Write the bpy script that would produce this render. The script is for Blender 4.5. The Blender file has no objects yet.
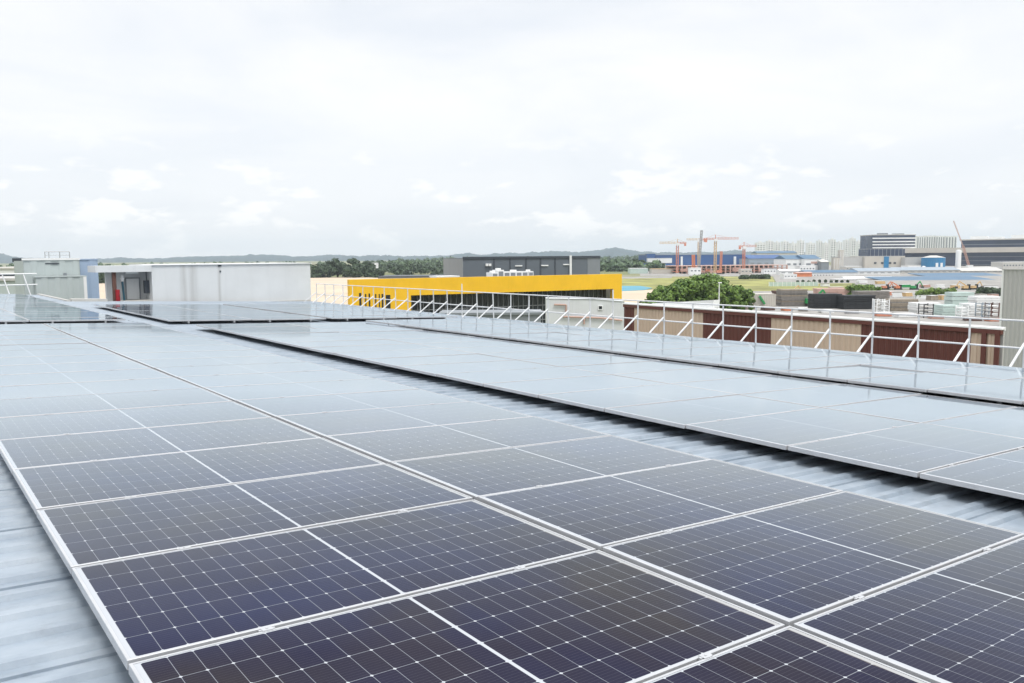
import bpy, math, random
from mathutils import Vector, Matrix, noise

# ------------------------------------------------------------------ camera, sky, sun, exposure
scene = bpy.context.scene
col = scene.collection
CAM = Vector((-0.54835, -2.87874, 1.32197))
R_ = Vector((0.8006899, -0.5990333, -0.0074007))
U_ = Vector((0.0668116, 0.0770127, 0.9947891))
F_ = Vector((0.5953418, 0.7970120, -0.1016857))
FPX = 831.277
cd = bpy.data.cameras.new('camera')
cam = bpy.data.objects.new('camera', cd)
col.objects.link(cam)
cam.matrix_world = Matrix((
    (R_.x, U_.x, -F_.x, CAM.x), (R_.y, U_.y, -F_.y, CAM.y),
    (R_.z, U_.z, -F_.z, CAM.z), (0, 0, 0, 1)))
cd.sensor_width = 36.0
cd.lens = 36.0 * FPX / 1024.0
cd.clip_start = 0.05
cd.clip_end = 30000
scene.camera = cam

SUN_EL, SUN_AZ = math.radians(62), math.radians(-172)   # azimuth from +Y towards +X
world = bpy.data.worlds.new('World')
scene.world = world
world.use_nodes = True
wt = world.node_tree
wt.nodes.clear()


def N(tree, kind, **kw):
    n = tree.nodes.new(kind)
    for k, v in kw.items():
        if k == 'ins':
            for kk, vv in v.items():
                n.inputs[kk].default_value = vv
        else:
            setattr(n, k, v)
    return n


def math_node(t, op, a, b=None, c=None):
    n = t.nodes.new('ShaderNodeMath')
    n.operation = op
    for i, v in enumerate((a, b, c)):
        if v is None:
            continue
        if isinstance(v, (int, float)):
            n.inputs[i].default_value = v
        else:
            t.links.new(v, n.inputs[i])
    return n.outputs[0]


def ramp(t, fac, stops):
    r = t.nodes.new('ShaderNodeValToRGB')
    e = r.color_ramp.elements
    e[0].position, e[0].color = stops[0][0], (*stops[0][1], 1)
    e[1].position, e[1].color = stops[-1][0], (*stops[-1][1], 1)
    for p, c in stops[1:-1]:
        q = e.new(p)
        q.color = (*c, 1)
    t.links.new(fac, r.inputs[0])
    return r.outputs[0]


def mixc(t, fac, a, b):
    m = t.nodes.new('ShaderNodeMix')
    m.data_type = 'RGBA'
    for idx, v in ((0, fac), (6, a), (7, b)):
        if isinstance(v, (int, float)):
            m.inputs[idx].default_value = v
        elif isinstance(v, tuple):
            m.inputs[idx].default_value = (*v, 1)
        else:
            t.links.new(v, m.inputs[idx])
    return m.outputs[2]


sky = N(wt, 'ShaderNodeTexSky', sky_type='NISHITA', sun_disc=False,
        sun_elevation=SUN_EL, sun_rotation=SUN_AZ, air_density=1.0, dust_density=3.0, ozone_density=1.0)
tc = N(wt, 'ShaderNodeTexCoord')
sep = N(wt, 'ShaderNodeSeparateXYZ')
wt.links.new(tc.outputs['Generated'], sep.inputs[0])
zc = math_node(wt, 'MAXIMUM', sep.outputs[2], 0.0)
den = math_node(wt, 'ADD', zc, 0.16)
cx = math_node(wt, 'DIVIDE', sep.outputs[0], den)
cy = math_node(wt, 'DIVIDE', sep.outputs[1], den)
comb = N(wt, 'ShaderNodeCombineXYZ')
wt.links.new(cx, comb.inputs[0])
wt.links.new(cy, comb.inputs[1])
n1 = N(wt, 'ShaderNodeTexNoise', ins={'Scale': 0.85, 'Detail': 7.0, 'Roughness': 0.52, 'Distortion': 0.5})
wt.links.new(comb.outputs[0], n1.inputs['Vector'])
veil = ramp(wt, n1.outputs[0], [(0.34, (0, 0, 0)), (0.58, (1, 1, 1))])
# small cumulus heads low over the horizon
mp = N(wt, 'ShaderNodeMapping')
mp.inputs['Scale'].default_value = (13, 13, 34)
wt.links.new(tc.outputs['Generated'], mp.inputs[0])
n2 = N(wt, 'ShaderNodeTexNoise', ins={'Scale': 1.0, 'Detail': 6.0, 'Roughness': 0.6})
wt.links.new(mp.outputs[0], n2.inputs['Vector'])
puff = ramp(wt, n2.outputs[0], [(0.54, (0, 0, 0)), (0.62, (1, 1, 1))])
band = ramp(wt, sep.outputs[2], [(0.0, (0.5, 0.5, 0.5)), (0.05, (1, 1, 1)), (0.10, (0.7, 0.7, 0.7)), (0.16, (0, 0, 0))])
puffb = math_node(wt, 'MULTIPLY', puff, band)
high = ramp(wt, sep.outputs[2], [(0.10, (0.30, 0.30, 0.30)), (0.22, (1, 1, 1))])
veil2 = math_node(wt, 'MULTIPLY', veil, high)
cloud = veil2
SKY_S = 0.10
HAZE = 0.00011
thin = mixc(wt, 0.85, sky.outputs[0], (7.9, 8.18, 8.6))       # thin bright overcast veil over the blue
full = mixc(wt, cloud, thin, (8.6, 8.6, 8.6))
full = mixc(wt, puffb, full, (8.55, 8.55, 8.55))                # thicker white cloud
# an overcast dome is brighter overhead than at the horizon
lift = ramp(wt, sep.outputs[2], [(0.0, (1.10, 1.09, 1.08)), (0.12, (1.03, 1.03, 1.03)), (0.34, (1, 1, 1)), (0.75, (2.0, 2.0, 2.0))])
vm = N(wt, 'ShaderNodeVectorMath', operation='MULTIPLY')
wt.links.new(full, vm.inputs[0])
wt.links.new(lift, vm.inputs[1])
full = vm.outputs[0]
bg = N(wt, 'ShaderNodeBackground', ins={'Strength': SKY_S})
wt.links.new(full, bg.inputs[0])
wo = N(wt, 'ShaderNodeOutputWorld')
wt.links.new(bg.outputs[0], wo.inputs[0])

sl = bpy.data.lights.new('sun', 'SUN')
sl.energy = 1.5
sl.angle = math.radians(18)
sl.color = (1.0, 0.96, 0.90)
sun = bpy.data.objects.new('sun', sl)
col.objects.link(sun)
sd = Vector((math.sin(SUN_AZ) * math.cos(SUN_EL), math.cos(SUN_AZ) * math.cos(SUN_EL), math.sin(SUN_EL)))
sun.rotation_euler = sd.to_track_quat('Z', 'Y').to_euler()
sun.location = (0, 0, 60)

scene.view_settings.view_transform = 'Standard'
scene.view_settings.look = 'None'
scene.view_settings.gamma = 1.0
scene.view_settings.use_curve_mapping = False
scene.view_settings.exposure = 0.30
scene.render.engine = 'CYCLES'
scene.cycles.max_bounces = 6
scene.cycles.caustics_reflective = False
scene.cycles.caustics_refractive = False

# ------------------------------------------------------------------ helpers
random.seed(7)
GZ = -15.0                                   # street level below our roof
FH = Vector((F_.x, F_.y, 0)).normalized()


def ray(px, py):
    return F_ + R_ * ((px - 512) / FPX) - U_ * ((py - 341.5) / FPX)


def P(px, py, d):
    """surveyed point: sight line through the photo at horizontal forward distance d (metres)"""
    r = ray(px, py)
    return CAM + r * (d / r.dot(FH))


def Gp(px, py, z=GZ):
    r = ray(px, py)
    return CAM + r * ((z - CAM.z) / r.z)


class MB:
    def __init__(self):
        self.v, self.f, self.m = [], [], []

    def quad(self, a, b, c, d, mi=0):
        n = len(self.v)
        self.v += [tuple(a), tuple(b), tuple(c), tuple(d)]
        self.f.append((n, n + 1, n + 2, n + 3))
        self.m.append(mi)

    def tri(self, a, b, c):
        n = len(self.v)
        self.v += [tuple(a), tuple(b), tuple(c)]
        self.f.append((n, n + 1, n + 2))
        self.m.append(0)

    def box(self, x0, x1, y0, y1, z0, z1, mi=0):
        n = len(self.v)
        self.v += [(x0, y0, z0), (x1, y0, z0), (x1, y1, z0), (x0, y1, z0),
                   (x0, y0, z1), (x1, y0, z1), (x1, y1, z1), (x0, y1, z1)]
        for q in ((0, 3, 2, 1), (4, 5, 6, 7), (0, 1, 5, 4), (1, 2, 6, 5), (2, 3, 7, 6), (3, 0, 4, 7)):
            self.f.append(tuple(n + i for i in q))
            self.m.append(mi)

    def bar(self, p, q, w, w2=None):
        p, q = Vector(p), Vector(q)
        d = (q - p).normalized()
        a = d.cross(Vector((0, 0, 1)))
        if a.length < 1e-4:
            a = d.cross(Vector((1, 0, 0)))
        a.normalize()
        b = d.cross(a).normalized()
        a *= w / 2
        b *= (w2 or w) / 2
        n = len(self.v)
        for c in (p, q):
            self.v += [tuple(c - a - b), tuple(c + a - b), tuple(c + a + b), tuple(c - a + b)]
        for s in ((0, 1, 5, 4), (1, 2, 6, 5), (2, 3, 7, 6), (3, 0, 4, 7), (3, 2, 1, 0), (4, 5, 6, 7)):
            self.f.append(tuple(n + i for i in s))
            self.m.append(0)

    def tube(self, p, q, r, r2=None, seg=10):
        p, q = Vector(p), Vector(q)
        if r2 is None:
            r2 = r
        d = (q - p).normalized()
        a = d.cross(Vector((0, 0, 1)))
        if a.length < 1e-4:
            a = d.cross(Vector((1, 0, 0)))
        a.normalize()
        b = d.cross(a).normalized()
        n = len(self.v)
        for c, rr in ((p, r), (q, r2)):
            for i in range(seg):
                t = 2 * math.pi * i / seg
                self.v.append(tuple(c + a * (rr * math.cos(t)) + b * (rr * math.sin(t))))
        for i in range(seg):
            j = (i + 1) % seg
            self.f.append((n + i, n + j, n + seg + j, n + seg + i))
            self.m.append(0)
        self.f.append(tuple(n + i for i in reversed(range(seg))))
        self.f.append(tuple(n + seg + i for i in range(seg)))
        self.m += [0, 0]

    def corrug(self, x0, x1, z0, z1, y=0.0, pitch=0.25, depth=0.04):
        """vertical ribbed cladding sheet facing -y, with thickness"""
        n = max(1, int(abs(x1 - x0) / pitch))
        p = (x1 - x0) / n
        pts = []
        for i in range(n):
            xa = x0 + i * p
            pts += [(xa, y), (xa + .42 * p, y), (xa + .56 * p, y - depth), (xa + .86 * p, y - depth)]
        pts.append((x1, y))
        for (a, ya), (b, yb) in zip(pts, pts[1:]):
            self.quad((a, ya, z0), (b, yb, z0), (b, yb, z1), (a, ya, z1))
        self.quad((x1, y + .05, z0), (x0, y + .05, z0), (x0, y + .05, z1), (x1, y + .05, z1))
        self.quad((x0, y + .05, z1), (x0, y, z1), (x1, y, z1), (x1, y + .05, z1))

    def mesh(self, name, mats, smooth=False):
        me = bpy.data.meshes.new(name)
        me.from_pydata(self.v, [], self.f)
        for m in (mats if isinstance(mats, (list, tuple)) else [mats]):
            me.materials.append(m)
        if any(self.m):
            for p, i in zip(me.polygons, self.m):
                p.material_index = i
        if smooth:
            for p in me.polygons:
                p.use_smooth = True
        me.update()
        return me

    def build(self, name, mats, parent=None, smooth=False, label=None):
        o = bpy.data.objects.new(name, self.mesh(name, mats, smooth))
        col.objects.link(o)
        if parent is not None:
            o.parent = parent
        if label:
            o['label'] = label
        return o


def tag(o, label=None, cat=None, group=None, kind=None):
    if label:
        o['label'] = label
    if cat:
        o['category'] = cat
    if group:
        o['group'] = group
    if kind:
        o['kind'] = kind
    return o


def empty(name, loc, rz=0.0):
    o = bpy.data.objects.new(name, None)
    o.empty_display_size = 0.3
    o.location = loc
    o.rotation_euler = (0, 0, rz)
    col.objects.link(o)
    return o


def thing(name, label, cat, loc, rz=0.0, group=None):
    return tag(empty(name, loc, rz), label, cat, group)


def copy_tree(o, parent=None):
    c = o.copy()
    col.objects.link(c)
    if parent is not None:
        c.parent = parent
    for ch in list(o.children):
        copy_tree(ch, c)
    return c


# ------------------------------------------------------------------ materials
def mat(name, c, rough=0.6, var=0.12, scale=3.0, metal=0.0, ior=1.45, streak=0.0, bump=0.0, coord='Object'):
    m = bpy.data.materials.new(name)
    m.use_nodes = True
    t = m.node_tree
    b = t.nodes['Principled BSDF']
    tcn = N(t, 'ShaderNodeTexCoord')
    ns = N(t, 'ShaderNodeTexNoise', ins={'Scale': scale, 'Detail': 5.0, 'Roughness': 0.6})
    t.links.new(tcn.outputs[coord], ns.inputs['Vector'])
    d = tuple(max(0, x * (1 - var)) for x in c)
    e = tuple(min(1, x * (1 + var)) for x in c)
    out = ramp(t, ns.outputs[0], [(0.3, d), (0.7, e)])
    if streak:
        mp_ = N(t, 'ShaderNodeMapping')
        mp_.inputs['Scale'].default_value = (1.6, 1.6, 0.12)
        t.links.new(tcn.outputs[coord], mp_.inputs[0])
        s2 = N(t, 'ShaderNodeTexNoise', ins={'Scale': 2.2, 'Detail': 6.0, 'Roughness': 0.65})
        t.links.new(mp_.outputs[0], s2.inputs['Vector'])
        fac = ramp(t, s2.outputs[0], [(0.52, (0, 0, 0)), (0.75, (streak, streak, streak))])
        out = mixc(t, fac, out, tuple(x * 0.45 for x in c))
    t.links.new(out, b.inputs['Base Color'])
    b.inputs['Roughness'].default_value = rough
    b.inputs['Metallic'].default_value = metal
    b.inputs['IOR'].default_value = ior
    if bump:
        bn = N(t, 'ShaderNodeBump', ins={'Strength': bump, 'Distance': 0.05})
        t.links.new(ns.outputs[0], bn.inputs['Height'])
        t.links.new(bn.outputs[0], b.inputs['Normal'])
    return m


def mat_leaf(name, dark, light):
    m = bpy.data.materials.new(name)
    m.use_nodes = True
    t = m.node_tree
    b = t.nodes['Principled BSDF']
    g = N(t, 'ShaderNodeNewGeometry')
    tcn = N(t, 'ShaderNodeTexCoord')
    ns = N(t, 'ShaderNodeTexNoise', ins={'Scale': 0.35, 'Detail': 2.0})
    t.links.new(tcn.outputs['Object'], ns.inputs['Vector'])
    s = math_node(t, 'ADD', math_node(t, 'MULTIPLY', g.outputs['Random Per Island'], 0.5),
                  math_node(t, 'MULTIPLY', ns.outputs[0], 0.5))
    t.links.new(ramp(t, s, [(0.2, dark), (0.8, light)]), b.inputs['Base Color'])
    b.inputs['Roughness'].default_value = 0.6
    return m


def mat_panel():
    """half-cut monocrystalline cells behind glass; object coordinates are metres from the module corner"""
    m = bpy.data.materials.new('solar_glass')
    m.use_nodes = True
    t = m.node_tree
    b = t.nodes['Principled BSDF']
    tcn = N(t, 'ShaderNodeTexCoord')
    s = N(t, 'ShaderNodeSeparateXYZ')
    t.links.new(tcn.outputs['Object'], s.inputs[0])
    ax = math_node(t, 'SUBTRACT', math_node(t, 'ABSOLUTE', math_node(t, 'SUBTRACT', s.outputs[0], 1.05)), 0.007)
    px_, py_ = 0.0843, 0.1678
    a = math_node(t, 'DIVIDE', ax, px_)
    bb = math_node(t, 'DIVIDE', math_node(t, 'SUBTRACT', s.outputs[1], 0.0166), py_)

    def dist(v, p):
        fr = math_node(t, 'FRACT', v)
        return math_node(t, 'MULTIPLY', math_node(t, 'MINIMUM', fr, math_node(t, 'SUBTRACT', 1.0, fr)), p)
    dx, dy = dist(a, px_), dist(bb, py_)
    lx = math_node(t, 'LESS_THAN', dx, 0.0010)
    ly = math_node(t, 'LESS_THAN', dy, 0.0013)
    dia = math_node(t, 'LESS_THAN', math_node(t, 'ADD', dx, dy), 0.0075)
    edge = math_node(t, 'LESS_THAN', ax, 0.0)
    e2 = math_node(t, 'GREATER_THAN', a, 12.0)
    e3 = math_node(t, 'LESS_THAN', bb, 0.0)
    e4 = math_node(t, 'GREATER_THAN', bb, 6.0)
    white = edge
    for q in (e2, e3, e4, dia):
        white = math_node(t, 'MAXIMUM', white, q)
    line = math_node(t, 'MAXIMUM', lx, ly)
    # hair-thin busbars along the module length, ten to a cell
    bus = math_node(t, 'LESS_THAN', dist(math_node(t, 'MULTIPLY', bb, 10.0), py_ / 10.0), 0.0006)
    oi = N(t, 'ShaderNodeObjectInfo')
    geo = N(t, 'ShaderNodeNewGeometry')
    ns = N(t, 'ShaderNodeTexNoise', ins={'Scale': 0.75, 'Detail': 2.0})
    t.links.new(geo.outputs['Position'], ns.inputs['Vector'])  # broad blue-to-brown drift: cloud reflections put into the cell colour
    # each cell its own slightly different tint
    cellv = N(t, 'ShaderNodeCombineXYZ')
    t.links.new(math_node(t, 'FLOOR', math_node(t, 'MULTIPLY', math_node(t, 'SUBTRACT', s.outputs[0], 1.05), 1 / px_)), cellv.inputs[0])
    t.links.new(math_node(t, 'FLOOR', bb), cellv.inputs[1])
    t.links.new(math_node(t, 'MULTIPLY', oi.outputs['Random'], 91.0), cellv.inputs[2])
    wn = N(t, 'ShaderNodeTexWhiteNoise')
    t.links.new(cellv.outputs[0], wn.inputs[0])
    mixv = math_node(t, 'ADD', math_node(t, 'MULTIPLY', ns.outputs[0], 0.93), math_node(t, 'MULTIPLY', wn.outputs[0], 0.07))
    cell = ramp(t, mixv, [(0.32, (0.008, 0.012, 0.050)), (0.5, (0.011, 0.011, 0.032)), (0.70, (0.020, 0.016, 0.018))])
    c1 = mixc(t, math_node(t, 'MULTIPLY', bus, 0.10), cell, (0.35, 0.35, 0.38))
    c2 = mixc(t, math_node(t, 'MULTIPLY', line, 0.75), c1, (0.27, 0.29, 0.32))
    c3 = mixc(t, white, c2, (0.41, 0.43, 0.46))
    # a thin film of dust on the glass
    dn = N(t, 'ShaderNodeTexNoise', ins={'Scale': 2.4, 'Detail': 6.0, 'Roughness': 0.62})
    t.links.new(tcn.outputs['Object'], dn.inputs['Vector'])
    c4 = mixc(t, math_node(t, 'MULTIPLY', dn.outputs[0], 0.04), c3, (0.36, 0.31, 0.27))
    vo = N(t, 'ShaderNodeTexVoronoi', ins={'Scale': 2.6, 'Randomness': 1.0})
    vv = N(t, 'ShaderNodeCombineXYZ')
    t.links.new(math_node(t, 'ADD', s.outputs[0], math_node(t, 'MULTIPLY', oi.outputs['Random'], 57.0)), vv.inputs[0])
    t.links.new(s.outputs[1], vv.inputs[1])
    t.links.new(math_node(t, 'MULTIPLY', oi.outputs['Random'], 13.0), vv.inputs[2])
    t.links.new(vv.outputs[0], vo.inputs['Vector'])
    sp = math_node(t, 'LESS_THAN', vo.outputs['Distance'], 0.022)
    c4 = mixc(t, math_node(t, 'MULTIPLY', sp, 0.30), c4, (0.45, 0.44, 0.40))
    lowx = math_node(t, 'SUBTRACT', 2.089, s.outputs[0])
    silt = math_node(t, 'MULTIPLY', math_node(t, 'LESS_THAN', math_node(t, 'ADD', lowx, math_node(t, 'MULTIPLY', dn.outputs[0], -0.05)), 0.0), 0.35)
    c4 = mixc(t, silt, c4, (0.25, 0.22, 0.18))
    t.links.new(c4, b.inputs['Base Color'])
    b.inputs['Specular IOR Level'].default_value = 0.0
    b.inputs['Sheen Weight'].default_value = 0.05       # dust film: scatters at grazing angles
    b.inputs['Sheen Roughness'].default_value = 0.2
    # anti-reflective solar glass: hardly any mirror image when seen steeply, a near mirror at grazing angles
    lw_ = N(t, 'ShaderNodeLayerWeight', ins={'Blend': 0.5})
    refl = math_node(t, 'MULTIPLY_ADD', math_node(t, 'POWER', lw_.outputs['Facing'], 6.2), 2.1, -0.055)
    refl = math_node(t, 'MAXIMUM', math_node(t, 'MINIMUM', refl, 0.80), 0.02)
    gls = N(t, 'ShaderNodeBsdfGlossy')
    gls.inputs['Color'].default_value = (0.86, 0.945, 1.0, 1)
    t.links.new(math_node(t, 'ADD', math_node(t, 'MULTIPLY', dn.outputs[0], 0.06), 0.03), gls.inputs['Roughness'])
    mx = N(t, 'ShaderNodeMixShader')
    t.links.new(refl, mx.inputs[0])
    t.links.new(b.outputs[0], mx.inputs[1])
    t.links.new(gls.outputs[0], mx.inputs[2])
    t.links.new(mx.outputs[0], t.nodes['Material Output'].inputs['Surface'])
    return m


M = {}
M['glass_cells'] = mat_panel()
M['alu'] = mat('anodised_aluminium', (0.50, 0.51, 0.53), 0.36, 0.08, 6, metal=0.4)
M['alu_dark'] = mat('rail_aluminium', (0.35, 0.36, 0.37), 0.5, 0.1, 5, metal=0.4)
M['steel_dark'] = mat('dark_steel', (0.05, 0.05, 0.055), 0.6)
M['white_paint'] = mat('white_paint', (0.78, 0.79, 0.79), 0.45, 0.05, 4)
M['rail_paint'] = mat('galvanised_white_paint', (0.62, 0.63, 0.64), 0.5, 0.14, 2.5)
M['white_wall'] = mat('white_rendered_wall', (0.60, 0.62, 0.63), 0.8, 0.05, 0.8, streak=0.22, bump=0.1)
M['white_clad'] = mat('white_cladding', (0.74, 0.75, 0.75), 0.6, 0.05, 0.3)
M['pale_concrete'] = mat('pale_concrete', (0.50, 0.49, 0.46), 0.85, 0.1, 0.5, streak=0.3)
M['beige'] = mat('beige_wall', (0.50, 0.47, 0.42), 0.8, 0.07, 0.1)
M['teal_clad'] = mat('grey_green_cladding', (0.42, 0.47, 0.47), 0.55, 0.06, 0.6, streak=0.15)
M['blue_clad'] = mat('light_blue_cladding', (0.31, 0.40, 0.54), 0.55, 0.06, 0.6, streak=0.2)
M['grey_clad'] = mat('light_grey_cladding', (0.44, 0.44, 0.43), 0.6, 0.05, 0.5, streak=0.2)
M['tan_clad'] = mat('tan_cladding', (0.55, 0.43, 0.335), 0.55, 0.05, 0.4, streak=0.05)
M['brown_clad'] = mat('dark_brown_cladding', (0.115, 0.038, 0.030), 0.5, 0.08, 0.4, streak=0.05)
M['yellow'] = mat('yellow_cladding', (0.84, 0.49, 0.016), 0.5, 0.07, 0.25, streak=0.12)
M['slate'] = mat('slate_grey_cladding', (0.115, 0.135, 0.160), 0.55, 0.07, 0.12)
M['slate_light'] = mat('mid_grey_cladding', (0.20, 0.22, 0.24), 0.55, 0.07, 0.12)
M['slate_dark'] = mat('dark_grey_trim', (0.05, 0.06, 0.075), 0.5)
M['dark_glass'] = mat('dark_window_glass', (0.022, 0.027, 0.036), 0.10, 0.2, 0.3)
M['blue_glass'] = mat('dark_blue_glazing', (0.025, 0.04, 0.085), 0.2, 0.25, 0.05)
M['mullion'] = mat('grey_mullion', (0.30, 0.31, 0.32), 0.5)
M['blue_roof'] = mat('blue_metal_roof', (0.05, 0.125, 0.215), 0.5, 0.1, 0.05)
M['cobalt'] = mat('cobalt_blue_cladding', (0.025, 0.085, 0.24), 0.55, 0.12, 0.03)
M['cyan'] = mat('bright_blue_cladding', (0.012, 0.17, 0.36), 0.5, 0.12, 0.08)
M['pale_blue'] = mat('pale_blue_sheet', (0.27, 0.32, 0.37), 0.6, 0.08, 0.05)
M['orange'] = mat('orange_machine_paint', (0.60, 0.20, 0.09), 0.55, 0.12, 0.3)
M['crane_red'] = mat('faded_orange_red_paint', (0.56, 0.22, 0.14), 0.55, 0.12, 0.2)
M['crane_tan'] = mat('pale_yellow_crane_paint', (0.58, 0.40, 0.20), 0.55, 0.12, 0.2)
M['faded_red'] = mat('weathered_pale_red_paint', (0.45, 0.27, 0.22), 0.6, 0.1, 0.2)
M['crane_grey'] = mat('grey_lattice_paint', (0.33, 0.33, 0.34), 0.55, 0.12, 0.2)
M['pinkish'] = mat('pinkish_concrete_formwork', (0.50, 0.33, 0.28), 0.8, 0.15, 0.1)
M['red'] = mat('red_paint', (0.30, 0.012, 0.02), 0.4, 0.08, 3)
M['green_paint'] = mat('green_machine_paint', (0.02, 0.26, 0.07), 0.5, 0.1, 1)
M['rust'] = mat('rusty_steel', (0.10, 0.05, 0.04), 0.8, 0.3, 2)
M['timber'] = mat('weathered_timber', (0.27, 0.23, 0.18), 0.85, 0.2, 1.2)
M['timber_grey'] = mat('grey_weathered_planks', (0.20, 0.185, 0.17), 0.85, 0.2, 1.2)
M['black_mat'] = mat('black_plates', (0.022, 0.024, 0.028), 0.7, 0.25, 0.7)
M['mint'] = mat('pale_green_wrap', (0.44, 0.54, 0.51), 0.6, 0.08, 0.4)
M['asphalt'] = mat('asphalt', (0.055, 0.055, 0.055), 0.9, 0.2, 0.4)
M['trunk'] = mat('bark', (0.07, 0.05, 0.035), 0.9, 0.25, 2)
M['leaf'] = mat_leaf('leaf_mid_green', (0.035, 0.085, 0.012), (0.18, 0.29, 0.04))
M['leaf_dark'] = mat_leaf('leaf_dark_green', (0.012, 0.030, 0.012), (0.045, 0.085, 0.026))
M['leaf_light'] = mat_leaf('leaf_yellow_green', (0.05, 0.10, 0.014), (0.17, 0.26, 0.035))
M['leaf_far'] = mat_leaf('far_wood_green', (0.035, 0.075, 0.03), (0.10, 0.16, 0.06))
M['rubber'] = mat('black_rubber', (0.015, 0.015, 0.015), 0.6)


def mat_roof():
    m = bpy.data.materials.new('painted_metal_roofing')
    m.use_nodes = True
    t = m.node_tree
    b = t.nodes['Principled BSDF']
    tcn = N(t, 'ShaderNodeTexCoord')
    mp_ = N(t, 'ShaderNodeMapping')
    mp_.inputs['Scale'].default_value = (1.0, 1.6, 1.0)
    t.links.new(tcn.outputs['Object'], mp_.inputs[0])
    n_ = N(t, 'ShaderNodeTexNoise', ins={'Scale': 2.6, 'Detail': 7.0, 'Roughness': 0.65})
    t.links.new(mp_.outputs[0], n_.inputs['Vector'])
    n3 = N(t, 'ShaderNodeTexNoise', ins={'Scale': 5.0, 'Detail': 8.0, 'Roughness': 0.7})
    t.links.new(tcn.outputs['Object'], n3.inputs['Vector'])
    c = ramp(t, n_.outputs[0], [(0.28, (0.205, 0.25, 0.305)), (0.5, (0.275, 0.325, 0.38)), (0.75, (0.345, 0.39, 0.44))])
    grime = ramp(t, n3.outputs[0], [(0.52, (0, 0, 0)), (0.78, (0.45, 0.45, 0.45))])
    t.links.new(mixc(t, grime, c, (0.14, 0.15, 0.16)), b.inputs['Base Color'])
    b.inputs['Roughness'].default_value = 0.36
    b.inputs['Metallic'].default_value = 0.05
    return m


def mat_ground():
    m = bpy.data.materials.new('open_ground')
    m.use_nodes = True
    t = m.node_tree
    b = t.nodes['Principled BSDF']
    tcn = N(t, 'ShaderNodeTexCoord')
    n_ = N(t, 'ShaderNodeTexNoise', ins={'Scale': 0.012, 'Detail': 8.0, 'Roughness': 0.6})
    t.links.new(tcn.outputs['Object'], n_.inputs['Vector'])
    t.links.new(ramp(t, n_.outputs[0], [(0.35, (0.10, 0.125, 0.045)), (0.5, (0.15, 0.165, 0.06)), (0.62, (0.26, 0.23, 0.17)), (0.75, (0.36, 0.34, 0.31))]),
                b.inputs['Base Color'])
    b.inputs['Roughness'].default_value = 0.95
    return m


def mat_stained():
    m = mat('stained_white_wall', (0.60, 0.62, 0.63), 0.8, 0.05, 0.8, streak=0.08, bump=0.1)
    t = m.node_tree
    b = t.nodes['Principled BSDF']
    src = b.inputs['Base Color'].links[0].from_socket
    tcn = N(t, 'ShaderNodeTexCoord')
    s = N(t, 'ShaderNodeSeparateXYZ')
    t.links.new(tcn.outputs['Object'], s.inputs[0])
    mp_ = N(t, 'ShaderNodeMapping')
    mp_.inputs['Scale'].default_value = (9, 1, 0.5)
    t.links.new(tcn.outputs['Object'], mp_.inputs[0])
    n_ = N(t, 'ShaderNodeTexNoise', ins={'Scale': 1.0, 'Detail': 5.0})
    t.links.new(mp_.outputs[0], n_.inputs['Vector'])
    tot = None
    for c, w in ((-1.35, .20), (-0.95, .25), (0.17, .10)):
        d = math_node(t, 'ABSOLUTE', math_node(t, 'SUBTRACT', s.outputs[0], c))
        k = math_node(t, 'MAXIMUM', math_node(t, 'SUBTRACT', 1.0, math_node(t, 'DIVIDE', d, w)), 0.0)
        tot = k if tot is None else math_node(t, 'MAXIMUM', tot, k)
    fac = math_node(t, 'MULTIPLY', math_node(t, 'MULTIPLY', tot, n_.outputs[0]), 0.6)
    t.links.new(mixc(t, fac, src, (0.20, 0.19, 0.17)), b.inputs['Base Color'])
    return m


M['stained_wall'] = mat_stained()
M['roof'] = mat_roof()
M['ground'] = mat_ground()
M['grass'] = mat('dry_grass', (0.24, 0.24, 0.075), 0.95, 0.55, 0.05)
M['sand'] = mat('bare_sand', (0.50, 0.41, 0.31), 0.95, 0.12, 0.02)
M['yard'] = mat('concrete_yard', (0.27, 0.26, 0.245), 0.9, 0.3, 0.12)
M['tarp'] = mat('blue_green_tarpaulin', (0.07, 0.27, 0.36), 0.6, 0.15, 0.05)
M['hill'] = mat('forested_hill', (0.014, 0.044, 0.060), 0.95, 0.6, 0.02, bump=0.4)  # forest green shifted to blue, distance haze put into the base colour

# ------------------------------------------------------------------ land
g = MB()
g.quad((-9000, -9000, GZ), (9000, -9000, GZ), (9000, 9000, GZ), (-9000, 9000, GZ))
tag(g.build('ground', M['ground']), kind='structure')


def patch(name, pix, m, dz, kind='structure'):
    """a flat thin slab of ground cover whose corners were read off the photo"""
    pts = [Gp(x, y) for x, y in pix]
    mb = MB()
    n = len(pts)
    mb.v = [(p.x, p.y, GZ + dz) for p in pts] + [(p.x, p.y, GZ - .3) for p in pts]
    mb.f = [tuple(range(n)), tuple(range(2 * n - 1, n - 1, -1))]
    mb.f += [(i, n + i, n + (i + 1) % n, (i + 1) % n) for i in range(n)]
    mb.m = [0] * len(mb.f)
    return tag(mb.build(name, m), kind=kind)


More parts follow.
